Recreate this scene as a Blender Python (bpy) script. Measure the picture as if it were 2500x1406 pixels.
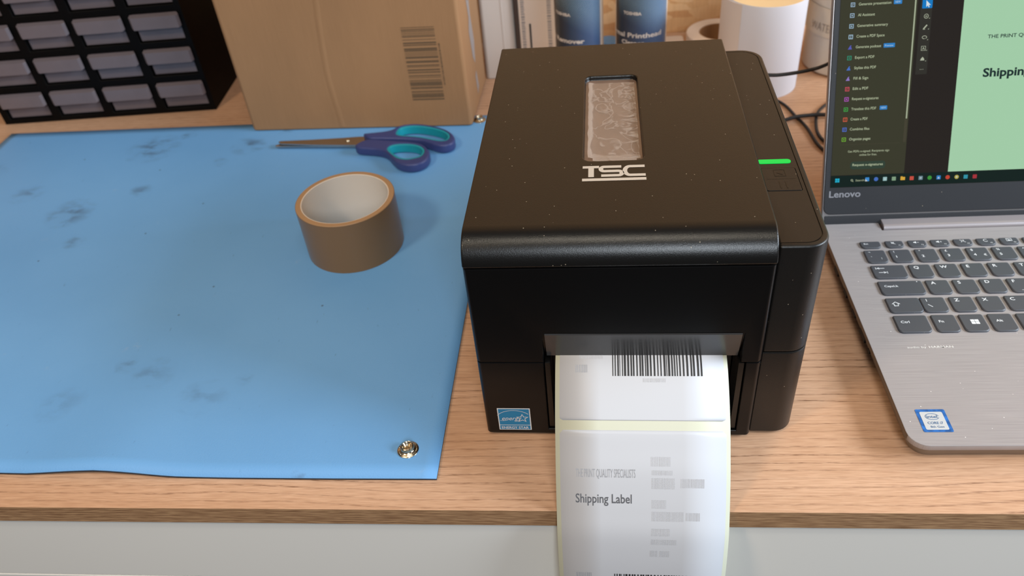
import bpy, bmesh, math, random
from mathutils import Vector, Matrix
random.seed(7)
S = bpy.context.scene
COL = S.collection
for o in list(bpy.data.objects): bpy.data.objects.remove(o)

# ------------------------------------------------------------------ camera
RT = Vector((0.9944, 0.0645, -0.0831)); UP = Vector((0.0222, 0.6437, 0.7650)); FW = Vector((0.1029*-1, 0.7625, -0.6387))
cam = bpy.data.objects.new('camera', bpy.data.cameras.new('camera')); COL.objects.link(cam)
M = Matrix((RT, UP, -FW)).transposed().to_4x4(); M.translation = Vector((0.0747, -0.3482, 0.4233))
cam.matrix_world = M
cam.data.sensor_width = 36; cam.data.lens = 1919.9/2500*36
cam.data.clip_start = 0.01
cam.data.dof.use_dof = True; cam.data.dof.focus_distance = 0.50; cam.data.dof.aperture_fstop = 9.0
S.camera = cam
# ------------------------------------------------------------------ world, lights, exposure
W = bpy.data.worlds.new('world'); S.world = W; W.use_nodes = True
bg = W.node_tree.nodes['Background']; bg.inputs[0].default_value = (0.86, 0.86, 0.90, 1); bg.inputs[1].default_value = 0.10
def area(name, loc, target, size, power, color, sy=None):
    l = bpy.data.lights.new(name, 'AREA'); l.energy = power; l.color = color
    l.shape = 'RECTANGLE'; l.size = size; l.size_y = sy or size
    o = bpy.data.objects.new(name, l); COL.objects.link(o); o.location = loc
    o.rotation_euler = (Vector(target)-Vector(loc)).to_track_quat('-Z', 'Y').to_euler(); return o
area('window_light', (1.72, -0.16, 0.80), (0.05, 0.15, 0.0), 1.10, 47, (0.78, 0.89, 1.0), 0.50)
area('front_fill_light', (0.30, -1.40, 1.05), (0.05, 0.0, -0.05), 0.40, 12, (0.84, 0.92, 1.0), 0.45)  # added cool fill from behind the camera, brightens the drawer fronts
area('ceiling_lamp_light', (-0.80, -0.70, 1.30), (-0.1, -0.15, 0), 0.24, 8.5, (1.0, 0.78, 0.54))
area('ceiling_light', (0.12, -0.48, 1.7), (0.1, 0.10, 0.0), 0.75, 6, (1.0, 0.90, 0.74), 0.14)
S.view_settings.view_transform = 'Standard'; S.view_settings.look = 'None'
S.view_settings.gamma = 1.0; S.view_settings.use_curve_mapping = False
S.view_settings.exposure = 0.0

# ------------------------------------------------------------------ material helpers
def srgb(r, g, b):
    f = lambda c: (c/255/12.92) if c/255 <= 0.04045 else ((c/255+0.055)/1.055)**2.4
    return (f(r), f(g), f(b), 1)
class NB:
    def __init__(s, m): s.t = m.node_tree; s.n = s.t.nodes; s.l = s.t.links
    def new(s, ty, **kw):
        n = s.n.new(ty)
        for k, v in kw.items(): setattr(n, k, v)
        return n
    def put(s, sock, v):
        if hasattr(v, 'is_output') or isinstance(v, bpy.types.NodeSocket): s.l.new(v, sock)
        else: sock.default_value = v
    def math(s, op, a, b=0.0, c=None, clamp=False):
        n = s.new('ShaderNodeMath', operation=op); n.use_clamp = clamp
        s.put(n.inputs[0], a); s.put(n.inputs[1], b)
        if c is not None: s.put(n.inputs[2], c)
        return n.outputs[0]
    def mix(s, f, a, b, blend='MIX'):
        n = s.new('ShaderNodeMix', data_type='RGBA', blend_type=blend)
        s.put(n.inputs[0], f); s.put(n.inputs[6], a); s.put(n.inputs[7], b); return n.outputs[2]
    def coords(s, scale=(1, 1, 1), rot=(0, 0, 0), loc=(0, 0, 0), kind='Object'):
        tc = s.new('ShaderNodeTexCoord'); mp = s.new('ShaderNodeMapping')
        s.l.new(tc.outputs[kind], mp.inputs[0]); mp.inputs[1].default_value = loc; mp.inputs[2].default_value = rot; mp.inputs[3].default_value = scale
        return mp.outputs[0]
    def noise(s, vec, scale=5, detail=2, rough=0.5, dist=0.0):
        n = s.new('ShaderNodeTexNoise'); s.l.new(vec, n.inputs['Vector']); n.inputs['Scale'].default_value = scale
        n.inputs['Detail'].default_value = detail; n.inputs['Roughness'].default_value = rough; n.inputs['Distortion'].default_value = dist
        return n.outputs['Fac']
    def ramp(s, f, a, b, va=0.0, vb=1.0):
        n = s.new('ShaderNodeMapRange'); n.clamp = True
        s.put(n.inputs[0], f); n.inputs[1].default_value = a; n.inputs[2].default_value = b
        n.inputs[3].default_value = va; n.inputs[4].default_value = vb; return n.outputs[0]
    def bump(s, h, strength=0.2, dist=0.001):
        n = s.new('ShaderNodeBump'); n.inputs['Strength'].default_value = strength; n.inputs['Distance'].default_value = dist
        s.l.new(h, n.inputs['Height']); return n.outputs[0]
    def dust(s, scale=260, amount=0.985, seed=0.0):
        v = s.coords(scale=(scale, scale, scale), loc=(seed, seed, seed))
        vo = s.new('ShaderNodeTexVoronoi', feature='F1'); s.l.new(v, vo.inputs['Vector']); vo.inputs['Scale'].default_value = 1
        near = s.math('LESS_THAN', vo.outputs['Distance'], 0.13)
        sep = s.new('ShaderNodeSeparateColor'); s.l.new(vo.outputs['Color'], sep.inputs[0])
        pick = s.math('GREATER_THAN', sep.outputs[0], amount)
        return s.math('MULTIPLY', near, pick)
def mat(name, col, rough=0.5, metal=0.0, spec=0.5, **kw):
    m = bpy.data.materials.new(name); m.use_nodes = True; b = NB(m)
    p = b.n['Principled BSDF']
    p.inputs['Base Color'].default_value = col; p.inputs['Roughness'].default_value = rough
    p.inputs['Metallic'].default_value = metal; p.inputs['Specular IOR Level'].default_value = spec
    g = kw.get('grain')
    if g:   # (scale, strength, dist)
        b.l.new(b.bump(b.noise(b.coords(), g[0], 3), g[1], g[2]), p.inputs['Normal'])
    v = kw.get('vary')
    if v:   # (scale, amount)
        f = b.ramp(b.noise(b.coords(), v[0], 3), 0.3, 0.7, 1-v[1], 1+v[1])
        mm = b.new('ShaderNodeVectorMath', operation='SCALE'); mm.inputs[0].default_value = col[:3]; b.l.new(f, mm.inputs['Scale'])
        b.l.new(mm.outputs[0], p.inputs['Base Color'])
    if kw.get('emit'):
        p.inputs['Emission Color'].default_value = col; p.inputs['Emission Strength'].default_value = kw['emit']
    if kw.get('trans'): p.inputs['Transmission Weight'].default_value = kw['trans']
    if kw.get('alpha') is not None: p.inputs['Alpha'].default_value = kw['alpha']
    if kw.get('sss'): 
        p.inputs['Subsurface Weight'].default_value = kw['sss']; p.inputs['Subsurface Radius'].default_value = (0.005, 0.004, 0.003)
    return m
def emit(name, col, s=1.0, black=True):
    m = bpy.data.materials.new(name); m.use_nodes = True; p = m.node_tree.nodes['Principled BSDF']
    p.inputs['Base Color'].default_value = (0.004, 0.004, 0.004, 1); p.inputs['Roughness'].default_value = 0.16; p.inputs['Specular IOR Level'].default_value = 0.2
    p.inputs['Emission Color'].default_value = col; p.inputs['Emission Strength'].default_value = s; return m

def wood(name, tint=1.0, edge=False):
    m = bpy.data.materials.new(name); m.use_nodes = True; b = NB(m); p = b.n['Principled BSDF']
    tc = b.new('ShaderNodeTexCoord'); sp = b.new('ShaderNodeSeparateXYZ'); b.l.new(tc.outputs['Object'], sp.inputs[0])
    X, Y, Z = sp.outputs
    Yc = b.math('ADD', Y, b.math('MULTIPLY', Z, 1.0))
    def vec(x, y):
        c = b.new('ShaderNodeCombineXYZ'); b.put(c.inputs[0], x); b.put(c.inputs[1], y); return c.outputs[0]
    warp = b.noise(vec(b.math('MULTIPLY', X, 3.2), b.math('MULTIPLY', Yc, 9.0)), 1.0, 1.5, 0.45)
    warp2 = b.noise(vec(b.math('MULTIPLY', X, 25), b.math('MULTIPLY', Yc, 90.0)), 1.0, 2)
    w = b.math('ADD', b.math('MULTIPLY', Yc, 980.0 if not edge else 2200), b.math('ADD', b.math('MULTIPLY', warp, 34.0), b.math('MULTIPLY', warp2, 3.2)))
    sn = b.math('MULTIPLY_ADD', b.math('SINE', w), 0.5, 0.5)
    line = b.math('POWER', sn, 10.0)
    pres = b.ramp(b.noise(vec(b.math('MULTIPLY', X, 4), b.math('MULTIPLY', Yc, 40)), 1.0, 2), 0.34, 0.66)
    pore = b.ramp(b.noise(vec(b.math('MULTIPLY', X, 130), b.math('MULTIPLY', Yc, 1500)), 1.0, 2), 0.45, 0.62)
    fine = b.noise(vec(b.math('MULTIPLY', X, 60), b.math('MULTIPLY', Yc, 1100)), 1.0, 3)
    line = b.math('MULTIPLY', b.math('MULTIPLY', line, pres), b.math('MULTIPLY_ADD', pore, 0.75, 0.25))
    broad = b.noise(vec(b.math('MULTIPLY', X, 2), b.math('MULTIPLY', Yc, 22)), 1.0, 3)
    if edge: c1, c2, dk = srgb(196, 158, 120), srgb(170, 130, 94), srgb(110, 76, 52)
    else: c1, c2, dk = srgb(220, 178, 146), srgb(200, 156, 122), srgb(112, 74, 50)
    col = b.mix(b.ramp(broad, 0.3, 0.7), c2, c1)
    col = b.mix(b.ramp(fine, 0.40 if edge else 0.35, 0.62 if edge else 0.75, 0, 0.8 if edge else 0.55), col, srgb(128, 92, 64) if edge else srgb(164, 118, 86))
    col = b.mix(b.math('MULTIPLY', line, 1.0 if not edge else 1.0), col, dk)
    b.l.new(col, p.inputs['Base Color']); p.inputs['Roughness'].default_value = 0.5; p.inputs['Specular IOR Level'].default_value = 0.35
    h = b.math('SUBTRACT', b.math('MULTIPLY', fine, 0.4), line)
    b.l.new(b.bump(h, 0.35, 0.0004), p.inputs['Normal'])
    return m

def osb(name):
    m = bpy.data.materials.new(name); m.use_nodes = True; b = NB(m); p = b.n['Principled BSDF']
    cols = None
    for k, (rot, sc) in enumerate([(0.5, 1.0), (-0.7, 1.25), (1.35, 0.9)]):
        v = b.coords(scale=(26*sc, 26, 70*sc), rot=(0, rot, 0), loc=(k*7.3, 0, k*3.1))
        dn = b.new('ShaderNodeTexNoise'); b.l.new(v, dn.inputs['Vector']); dn.inputs['Scale'].default_value = 1.2
        ad = b.new('ShaderNodeVectorMath', operation='MULTIPLY_ADD'); b.l.new(dn.outputs['Color'], ad.inputs[0]); ad.inputs[1].default_value = (.5, .5, .5); b.l.new(v, ad.inputs[2])
        vo = b.new('ShaderNodeTexVoronoi', feature='F1'); b.l.new(ad.outputs[0], vo.inputs['Vector']); vo.inputs['Scale'].default_value = 1
        sep = b.new('ShaderNodeSeparateColor'); b.l.new(vo.outputs['Color'], sep.inputs[0])
        cr = b.new('ShaderNodeValToRGB'); b.l.new(sep.outputs[0], cr.inputs[0])
        e = cr.color_ramp.elements; e[0].color = srgb(198, 146, 96); e[1].color = srgb(226, 186, 138)
        e.new(0.45).color = srgb(208, 160, 108)
        cur = cr.outputs[0]
        if cols is None: cols = cur; sel = sep.outputs[1]; hh = sep.outputs[2]
        else:
            cols = b.mix(b.math('GREATER_THAN', sel, 0.36 + 0.3*k - 0.1), cur, cols); sel = sep.outputs[1]
    fine = b.noise(b.coords(scale=(400, 1, 60), rot=(0, .4, 0)), 1, 3)
    cols = b.mix(b.ramp(fine, .4, .8, 0, .22), cols, srgb(150, 96, 54))
    b.l.new(cols, p.inputs['Base Color']); p.inputs['Roughness'].default_value = 0.6
    b.l.new(b.bump(fine, 0.3, 0.001), p.inputs['Normal'])
    return m

MT = {}
MT['wood'] = wood('oak_laminate'); MT['edge'] = wood('oak_laminate_edge', edge=True); MT['osb'] = osb('strand_board')
MT['white_panel'] = mat('white_melamine', srgb(236, 233, 227), 0.45, vary=(1.5, .03))
def black_plastic(name, col, rough, dustamt=0.985, gb=0.28):
    m = mat(name, col, rough, grain=(1900, gb, 0.0002)); b = NB(m); p = b.n['Principled BSDF']
    p.inputs['Specular IOR Level'].default_value = .52 if col[0] < .01 else .5
    c = b.mix(b.dust(420, dustamt), col, srgb(150, 138, 120)); b.l.new(c, p.inputs['Base Color']); return m
MT['black'] = black_plastic('black_plastic', srgb(15, 14, 13), 0.28, .955, gb=.4)
MT['black_front'] = mat('black_front_plastic', srgb(9, 9, 10), 0.3, spec=.3, grain=(1900, .12, .0002))
MT['black_h'] = black_plastic('black_plastic_housing', srgb(18, 17, 16), 0.38, .94)
MT['black_dark'] = mat('dark_recess_plastic', srgb(16, 16, 16), 0.5)
MT['gloss_black'] = mat('smooth_black_plastic', srgb(58, 57, 57), 0.2, grain=(600, .04, .0002))
MT['smoke'] = mat('smoked_window', srgb(122, 98, 82), 0.2, vary=(60, .1))
def film_mat():
    m = mat('protective_film', srgb(205, 190, 178), 0.22); b = NB(m); p = b.n['Principled BSDF']
    n = b.noise(b.coords(scale=(60, 45, 1)), 1, 3, .5, .8)
    edge = b.ramp(b.math('ABSOLUTE', b.math('SUBTRACT', n, 0.5)), 0.0, 0.03, 0.52, 0.20)
    tc = b.new('ShaderNodeTexCoord'); sp = b.new('ShaderNodeSeparateXYZ'); b.l.new(tc.outputs['Object'], sp.inputs[0])
    wob = b.math('MULTIPLY_ADD', b.noise(b.coords(scale=(160, 60, 1)), 1, 3), .006, -.003)
    xx = b.math('ADD', sp.outputs[0], wob); yy = b.math('ADD', sp.outputs[1], wob)
    lft = b.ramp(xx, .0755, .0738, 0, .45); bot = b.ramp(yy, .0990, .0950, 0, .42)
    rgt = b.math('MULTIPLY', b.ramp(xx, .088, .100), b.ramp(b.noise(b.coords(scale=(70, 170, 1), rot=(0, 0, -.3)), 1, 3, .5, 1.2), .45, .6, 0, .5))
    a = b.math('MAXIMUM', b.math('MAXIMUM', lft, bot), b.math('MAXIMUM', rgt, b.math('MULTIPLY', edge, .8)))
    b.l.new(a, p.inputs['Alpha']); return m
MT['film'] = film_mat()
MT['logo'] = mat('silver_print', srgb(196, 184, 170), 0.4)
MT['led'] = emit('green_led', (0.004, 0.72, 0.08, 1), 1.0)
MT['sticker_white'] = mat('sticker_white', srgb(228, 228, 228), 0.4)
MT['sticker_blue'] = mat('sticker_blue', srgb(22, 128, 176), 0.4)
def mat_blue():
    m = bpy.data.materials.new('blue_rubber_mat'); m.use_nodes = True; b = NB(m); p = b.n['Principled BSDF']
    base = b.mix(b.ramp(b.noise(b.coords(scale=(5, 5, 5)), 1, 4), .3, .7), srgb(108, 166, 220), srgb(118, 176, 230))
    # localized grey smudges (position, radius, strength)
    tc = b.new('ShaderNodeTexCoord')
    nz = b.new('ShaderNodeTexNoise'); b.l.new(tc.outputs['Object'], nz.inputs['Vector']); nz.inputs['Scale'].default_value = 45; nz.inputs['Detail'].default_value = 3
    wv = b.new('ShaderNodeVectorMath', operation='MULTIPLY_ADD'); b.l.new(nz.outputs['Color'], wv.inputs[0]); wv.inputs[1].default_value = (.018, .018, 0); b.l.new(tc.outputs['Object'], wv.inputs[2])
    tot = None
    for (x, y, r, st) in SMUDGE:
        d = b.new('ShaderNodeVectorMath', operation='DISTANCE'); b.l.new(wv.outputs[0], d.inputs[0]); d.inputs[1].default_value = (x+.009, y+.009, 0.002)
        g = b.ramp(d.outputs['Value'], r, r*0.15, 0, st)
        tot = g if tot is None else b.math('MAXIMUM', tot, g)
    dt = None
    for (x, y) in DOTS:
        d = b.new('ShaderNodeVectorMath', operation='DISTANCE'); b.l.new(tc.outputs['Object'], d.inputs[0]); d.inputs[1].default_value = (x, y, 0.0022)
        g = b.ramp(d.outputs['Value'], .0014, .0006, 0, .8); dt = g if dt is None else b.math('MAXIMUM', dt, g)
    brk = b.ramp(b.noise(b.coords(scale=(55, 85, 1), rot=(0, 0, .3)), 1, 3), .44, .62, .12, 1)
    f = b.math('MAXIMUM', b.math('MULTIPLY', tot, brk), dt)
    col = b.mix(f, base, srgb(74, 96, 122))
    sc = b.ramp(b.noise(b.coords(scale=(260, 90, 1), rot=(0, 0, .5)), 1, 4), .70, .78, 0, .35)
    col = b.mix(sc, col, srgb(70, 100, 140))
    pale = b.math('MULTIPLY', b.ramp(b.noise(b.coords(scale=(38, 38, 1), loc=(3, 1, 0)), 1, 3), .70, .80, 0, .35), b.ramp(b.noise(b.coords(scale=(300, 300, 1)), 1, 3), .4, .6))
    col = b.mix(pale, col, srgb(170, 190, 214))
    b.l.new(col, p.inputs['Base Color']); p.inputs['Roughness'].default_value = 0.55; p.inputs['Specular IOR Level'].default_value = .4
    lv = b.noise(b.coords(), 900, 2); lv2 = b.noise(b.coords(scale=(7, 7, 1)), 1, 2)
    b.l.new(b.bump(b.math('ADD', lv, b.math('MULTIPLY', lv2, 4)), 0.35, 0.0003), p.inputs['Normal'])
    return m
SMUDGE = [(-.425, .42, .035, .75), (-.31, .415, .022, .75), (-.46, .29, .028, .7), (-.43, .24, .012, .5), (-.27, .06, .02, .35),
          (-.33, .03, .02, .3), (-.53, .33, .02, .45), (-.22, .035, .02, .3), (-.545, .12, .03, .3), (-.60, .38, .02, .4), (-.40, .33, .014, .5),
          (-.394, .447, .012, .8), (-.275, .448, .010, .7), (-.331, .382, .011, .6), (-.293, .070, .012, .5), (-.127, -.036, .006, .6), (-.192, .053, .008, .4)]
DOTS = [(-.2759, .128), (-.1526, .1369), (-.2588, .1653), (-.3965, .370), (-.320, .300), (-.210, .330), (-.450, .210), (-.36, .25), (-.50, .40)]
MT['mat'] = mat_blue()
MT['rubber'] = mat('black_rubber', srgb(34, 38, 48), 0.7)
def cardboard(name, c):
    m = mat(name, c, 0.8, spec=.2); b = NB(m); p = b.n['Principled BSDF']
    n1 = b.noise(b.coords(scale=(10, 10, 4)), 1, 4); n2 = b.noise(b.coords(scale=(900, 900, 30)), 1, 2)
    f = b.ramp(b.math('ADD', b.math('MULTIPLY', n1, .7), b.math('MULTIPLY', n2, .3)), .35, .65, .9, 1.08)
    mm = b.new('ShaderNodeVectorMath', operation='SCALE'); mm.inputs[0].default_value = c[:3]; b.l.new(f, mm.inputs['Scale']); b.l.new(mm.outputs[0], p.inputs['Base Color'])
    flute = b.new('ShaderNodeTexWave', wave_type='BANDS', bands_direction='X'); b.l.new(b.coords(), flute.inputs['Vector']); flute.inputs['Scale'].default_value = 42; flute.inputs['Distortion'].default_value = .4
    b.l.new(b.bump(b.math('ADD', b.math('MULTIPLY', flute.outputs['Fac'], .05), b.math('MULTIPLY', n1, .6)), 0.2, 0.0015), p.inputs['Normal'])
    return m
MT['card'] = cardboard('brown_cardboard', srgb(160, 121, 86))
MT['ink_brown'] = mat('brown_ink', srgb(88, 70, 50), .8)
MT['ink_grey'] = mat('grey_ink', srgb(150, 140, 136), .7)
MT['cab'] = mat('black_cabinet_plastic', srgb(8, 7, 7), 0.55, spec=.1, grain=(500, .2, .0003))
MT['drawer'] = mat('smoky_drawer_plastic', srgb(112, 102, 106), 0.36, sss=.0, vary=(30, .06))
MT['tape'] = mat('brown_packing_tape', srgb(132, 100, 66), 0.28, grain=(30, .05, .001))
MT['tape_side'] = mat('tape_wound_edge', srgb(176, 140, 104), 0.5, grain=(900, .3, .0003))
MT['tape_core'] = mat('white_card_core', srgb(226, 216, 204), 0.6)
MT['steel'] = mat('scissor_steel', srgb(196, 190, 184), 0.24, 1.0)
MT['snapm'] = mat('nickel_snap', srgb(205, 190, 165), 0.2, 1.0, grain=(1200, .3, .0003))
MT['purple'] = mat('navy_handle_plastic', srgb(58, 68, 120), 0.42, grain=(800, .12, .0003))
MT['teal'] = mat('teal_soft_grip', srgb(20, 150, 164), 0.5)
def brushed(name, c, rough=.36):
    m = mat(name, c, rough, 0.12); b = NB(m); p = b.n['Principled BSDF']
    n = b.noise(b.coords(scale=(25, 2600, 1)), 1, 3)
    col = b.mix(b.ramp(n, .35, .65), tuple(x*.88 for x in c[:3])+(1,), tuple(min(1, x*1.08) for x in c[:3])+(1,))
    col = b.mix(b.dust(380, .975), col, srgb(235, 232, 228))
    b.l.new(col, p.inputs['Base Color']); b.l.new(b.bump(n, .12, .0002), p.inputs['Normal']); return m
MT['alu'] = brushed('brushed_silver_deck', srgb(166, 160, 160), .46)
MT['alu_smooth'] = mat('silver_shell', srgb(170, 166, 166), 0.3, 0.8)
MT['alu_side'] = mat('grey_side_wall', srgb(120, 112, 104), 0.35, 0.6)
MT['hinge'] = mat('silver_hinge', srgb(186, 178, 180), 0.34, 0.5)
MT['key'] = black_plastic('key_plastic', srgb(76, 78, 84), 0.45, .98, gb=.1)
MT['legend'] = mat('white_key_print', srgb(236, 238, 240), 0.5)
MT['bezel'] = black_plastic('bezel_plastic', srgb(27, 28, 33), 0.5, .985, gb=.1)
MT['port'] = mat('port_cavity', srgb(8, 8, 8), .6)
MT['grey_logo'] = mat('grey_logo_print', srgb(150, 150, 155), .35, .3)
MT['faint'] = mat('faint_print', srgb(238, 236, 232), .5)
MT['liner'] = mat('pale_yellow_liner', srgb(214, 213, 190), .45)
MT['label'] = mat('white_label_paper', srgb(206, 206, 210), .5)
MT['ink'] = mat('black_ink', srgb(48, 48, 50), .6)
MT['ink_mid'] = mat('faded_ink', srgb(160, 160, 164), .6)
MT['ink_lite'] = mat('faint_ink', srgb(200, 200, 204), .6)
MT['paper_roll'] = mat('white_label_roll', srgb(216, 214, 220), .5)
MT['roll_top'] = mat('cream_roll_side', srgb(238, 206, 156), .6, grain=(700, .3, .0004))
MT['core'] = mat('brown_core', srgb(150, 112, 76), .7)
MT['carton'] = mat('white_carton', srgb(214, 204, 196), .6, vary=(8, .03))
MT['bottle_white'] = mat('white_bottle', srgb(224, 214, 202), .35)
MT['painted_shade'] = mat('painted_shade_brown', srgb(70, 56, 48), .4)  # shade as a colour, for bottle strips and the carton's left side
def bottle_label(seed):
    m = mat('navy_bottle_label', srgb(40, 66, 104), .32); b = NB(m); p = b.n['Principled BSDF']
    tc = b.new('ShaderNodeTexCoord'); sp = b.new('ShaderNodeSeparateXYZ'); b.l.new(tc.outputs['Object'], sp.inputs[0])
    ang = b.math('ARCTAN2', sp.outputs[0], b.math('MULTIPLY', sp.outputs[1], -1.0))
    u = b.math('MULTIPLY', ang, 27.5); v = b.math('MULTIPLY', sp.outputs[2], 1000)
    c = b.new('ShaderNodeCombineXYZ'); b.l.new(b.math('ADD', u, v), c.inputs[0]); b.l.new(b.math('SUBTRACT', v, u), c.inputs[1])
    vo = b.new('ShaderNodeTexVoronoi', feature='F1'); vo.inputs['Randomness'].default_value = 0.05; vo.inputs['Scale'].default_value = .42; b.l.new(c.outputs[0], vo.inputs['Vector'])
    dots = b.math('LESS_THAN', vo.outputs['Distance'], .30)
    up = b.ramp(b.math('MULTIPLY_ADD', u, .55, v), 66, 92)
    grd = b.ramp(u, -26, 22)
    col = b.mix(grd, srgb(42, 46, 52), srgb(72, 98, 138))
    col = b.mix(b.math('MULTIPLY', dots, b.math('MULTIPLY', up, .95)), col, srgb(150, 180, 192))
    b.l.new(col, p.inputs['Base Color']); return m
MT['blabel'] = bottle_label(0)
MT['btext'] = mat('pale_bottle_print', srgb(214, 206, 198), .5)
MT['tub'] = mat('frosted_tub_plastic', srgb(214, 206, 194), .35, sss=.15, alpha=.86)
MT['tub_content'] = mat('tub_contents', srgb(196, 186, 172), .6)
MT['pen'] = mat('grey_marker', srgb(150, 140, 130), .6)
MT['cable'] = mat('black_cable', srgb(22, 22, 24), .45)
MT['blue_cap'] = mat('blue_cap_plastic', srgb(84, 134, 178), .4)
MT['white_pl'] = mat('white_plastic', srgb(222, 208, 198), .45)
MT['floor'] = mat('grey_floor', srgb(66, 60, 56), .7, vary=(3, .06))

# ------------------------------------------------------------------ object helpers
def link(name, me, m=None, parent=None):
    o = bpy.data.objects.new(name, me); COL.objects.link(o)
    if m is not None and me is not None: me.materials.clear(); me.materials.append(MT[m] if isinstance(m, str) else m)
    if parent: o.parent = parent
    return o
def thing(name, label, cat, loc=(0, 0, 0), rz=0.0, group=None):
    o = bpy.data.objects.new(name, None); o.empty_display_size = .01; COL.objects.link(o); o.location = loc; o.rotation_euler = (0, 0, rz)
    o['label'] = label; o['category'] = cat
    if group: o['group'] = group
    return o
def tag(o, label, cat, group=None):
    o['label'] = label; o['category'] = cat
    if group: o['group'] = group
    return o
def bm_mesh(bm, name='m', smooth=None):
    me = bpy.data.meshes.new(name); bmesh.ops.recalc_face_normals(bm, faces=bm.faces); bm.to_mesh(me); bm.free()
    if smooth is not None: smooth_me(me, smooth)
    return me
def smooth_me(me, ang=35):
    me.polygons.foreach_set('use_smooth', [True]*len(me.polygons))
    me.set_sharp_from_angle(angle=math.radians(ang))
def prism(poly, z0, z1, bm=None, inset=0, T=None):
    bm = bm or bmesh.new()
    T = T or (lambda x, y, z: (x, y, z))
    lo = [bm.verts.new(T(x, y, z0)) for x, y in poly]; hi = [bm.verts.new(T(x, y, z1)) for x, y in poly]
    n = len(poly)
    bm.faces.new(lo[::-1]); bm.faces.new(hi)
    for i in range(n): bm.faces.new((lo[i], lo[(i+1) % n], hi[(i+1) % n], hi[i]))
    return bm
def box(x0, x1, y0, y1, z0, z1, bm=None):
    return prism([(x0, y0), (x1, y0), (x1, y1), (x0, y1)], z0, z1, bm)
def rrect(x0, x1, y0, y1, r, seg=6, rs=None):
    rs = rs or (r, r, r, r)   # bl, br, tr, tl
    out = []
    for (cx, cy, a0, rr) in ((x0, y0, 180, rs[0]), (x1, y0, 270, rs[1]), (x1, y1, 0, rs[2]), (x0, y1, 90, rs[3])):
        if rr <= 0: out.append((cx, cy)); continue
        ox = cx + (rr if cx == x0 else -rr); oy = cy + (rr if cy == y0 else -rr)
        for k in range(seg+1):
            a = math.radians(a0 + 90*k/seg); out.append((ox+rr*math.cos(a), oy+rr*math.sin(a)))
    return out
def cyl(cx, cy, r, z0, z1, n=48, bm=None):
    return prism([(cx+r*math.cos(2*math.pi*i/n), cy+r*math.sin(2*math.pi*i/n)) for i in range(n)], z0, z1, bm)
def lathe(prof, n=64, c=(0, 0)):
    bm = bmesh.new(); rings = []
    for r, z in prof:
        rings.append([bm.verts.new((c[0]+r*math.cos(2*math.pi*i/n), c[1]+r*math.sin(2*math.pi*i/n), z)) for i in range(n)])
    for a, b_ in zip(rings, rings[1:]):
        for i in range(n): bm.faces.new((a[i], a[(i+1) % n], b_[(i+1) % n], b_[i]))
    return bm
def apply_mods(o):
    dg = bpy.context.evaluated_depsgraph_get(); dg.update()
    me = bpy.data.meshes.new_from_object(o.evaluated_get(dg)); old = o.data; o.modifiers.clear(); o.data = me
    return o
def bevel(o, w, seg=3, ang=30):
    m = o.modifiers.new('b', 'BEVEL'); m.width = w; m.segments = seg; m.limit_method = 'ANGLE'; m.angle_limit = math.radians(ang); m.harden_normals = False
    apply_mods(o); smooth_me(o.data, 40)
    if w >= .0003:
        m = o.modifiers.new('w', 'WEIGHTED_NORMAL'); m.keep_sharp = True; m.weight = 90; apply_mods(o)
    return o
def cut(o, bms):
    tmp = []
    for bm in bms:
        c = bpy.data.objects.new('cutter', bm_mesh(bm)); COL.objects.link(c); tmp.append(c)
        c.parent = o.parent
        m = o.modifiers.new('c', 'BOOLEAN'); m.operation = 'DIFFERENCE'; m.object = c; m.solver = 'EXACT'
    apply_mods(o)
    for c in tmp: bpy.data.objects.remove(c)
    return o
def tube(pts, r, n=8, closed=False, bm=None):
    bm = bm or bmesh.new(); P = [Vector(p) for p in pts]; rings = []
    up = Vector((0, 0, 1))
    for i, p in enumerate(P):
        if closed: d = P[(i+1) % len(P)] - P[i-1]
        else: d = P[min(i+1, len(P)-1)] - P[max(i-1, 0)]
        d.normalize(); s = d.cross(up)
        if s.length < 1e-4: s = Vector((1, 0, 0))
        s.normalize(); t = s.cross(d)
        rings.append([bm.verts.new(p + r*(s*math.cos(2*math.pi*k/n) + t*math.sin(2*math.pi*k/n))) for k in range(n)])
    m = len(rings)
    for i in range(m if closed else m-1):
        a, b_ = rings[i], rings[(i+1) % m]
        for k in range(n): bm.faces.new((a[k], a[(k+1) % n], b_[(k+1) % n], b_[k]))
    if not closed: bm.faces.new(rings[0][::-1]); bm.faces.new(rings[-1])
    return bm
def catmull(pts, k=8, closed=False):
    P = [Vector(p) for p in pts]; n = len(P); out = []
    for i in range(n if closed else n-1):
        if closed: p0, p1, p2, p3 = P[i-1], P[i], P[(i+1) % n], P[(i+2) % n]
        else: p0, p1, p2, p3 = P[max(i-1, 0)], P[i], P[i+1], P[min(i+2, n-1)]
        for j in range(k):
            t = j/k
            out.append(0.5*((2*p1)+(-p0+p2)*t+(2*p0-5*p1+4*p2-p3)*t*t+(-p0+3*p1-3*p2+p3)*t**3))
    if not closed: out.append(P[-1])
    return out
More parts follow.
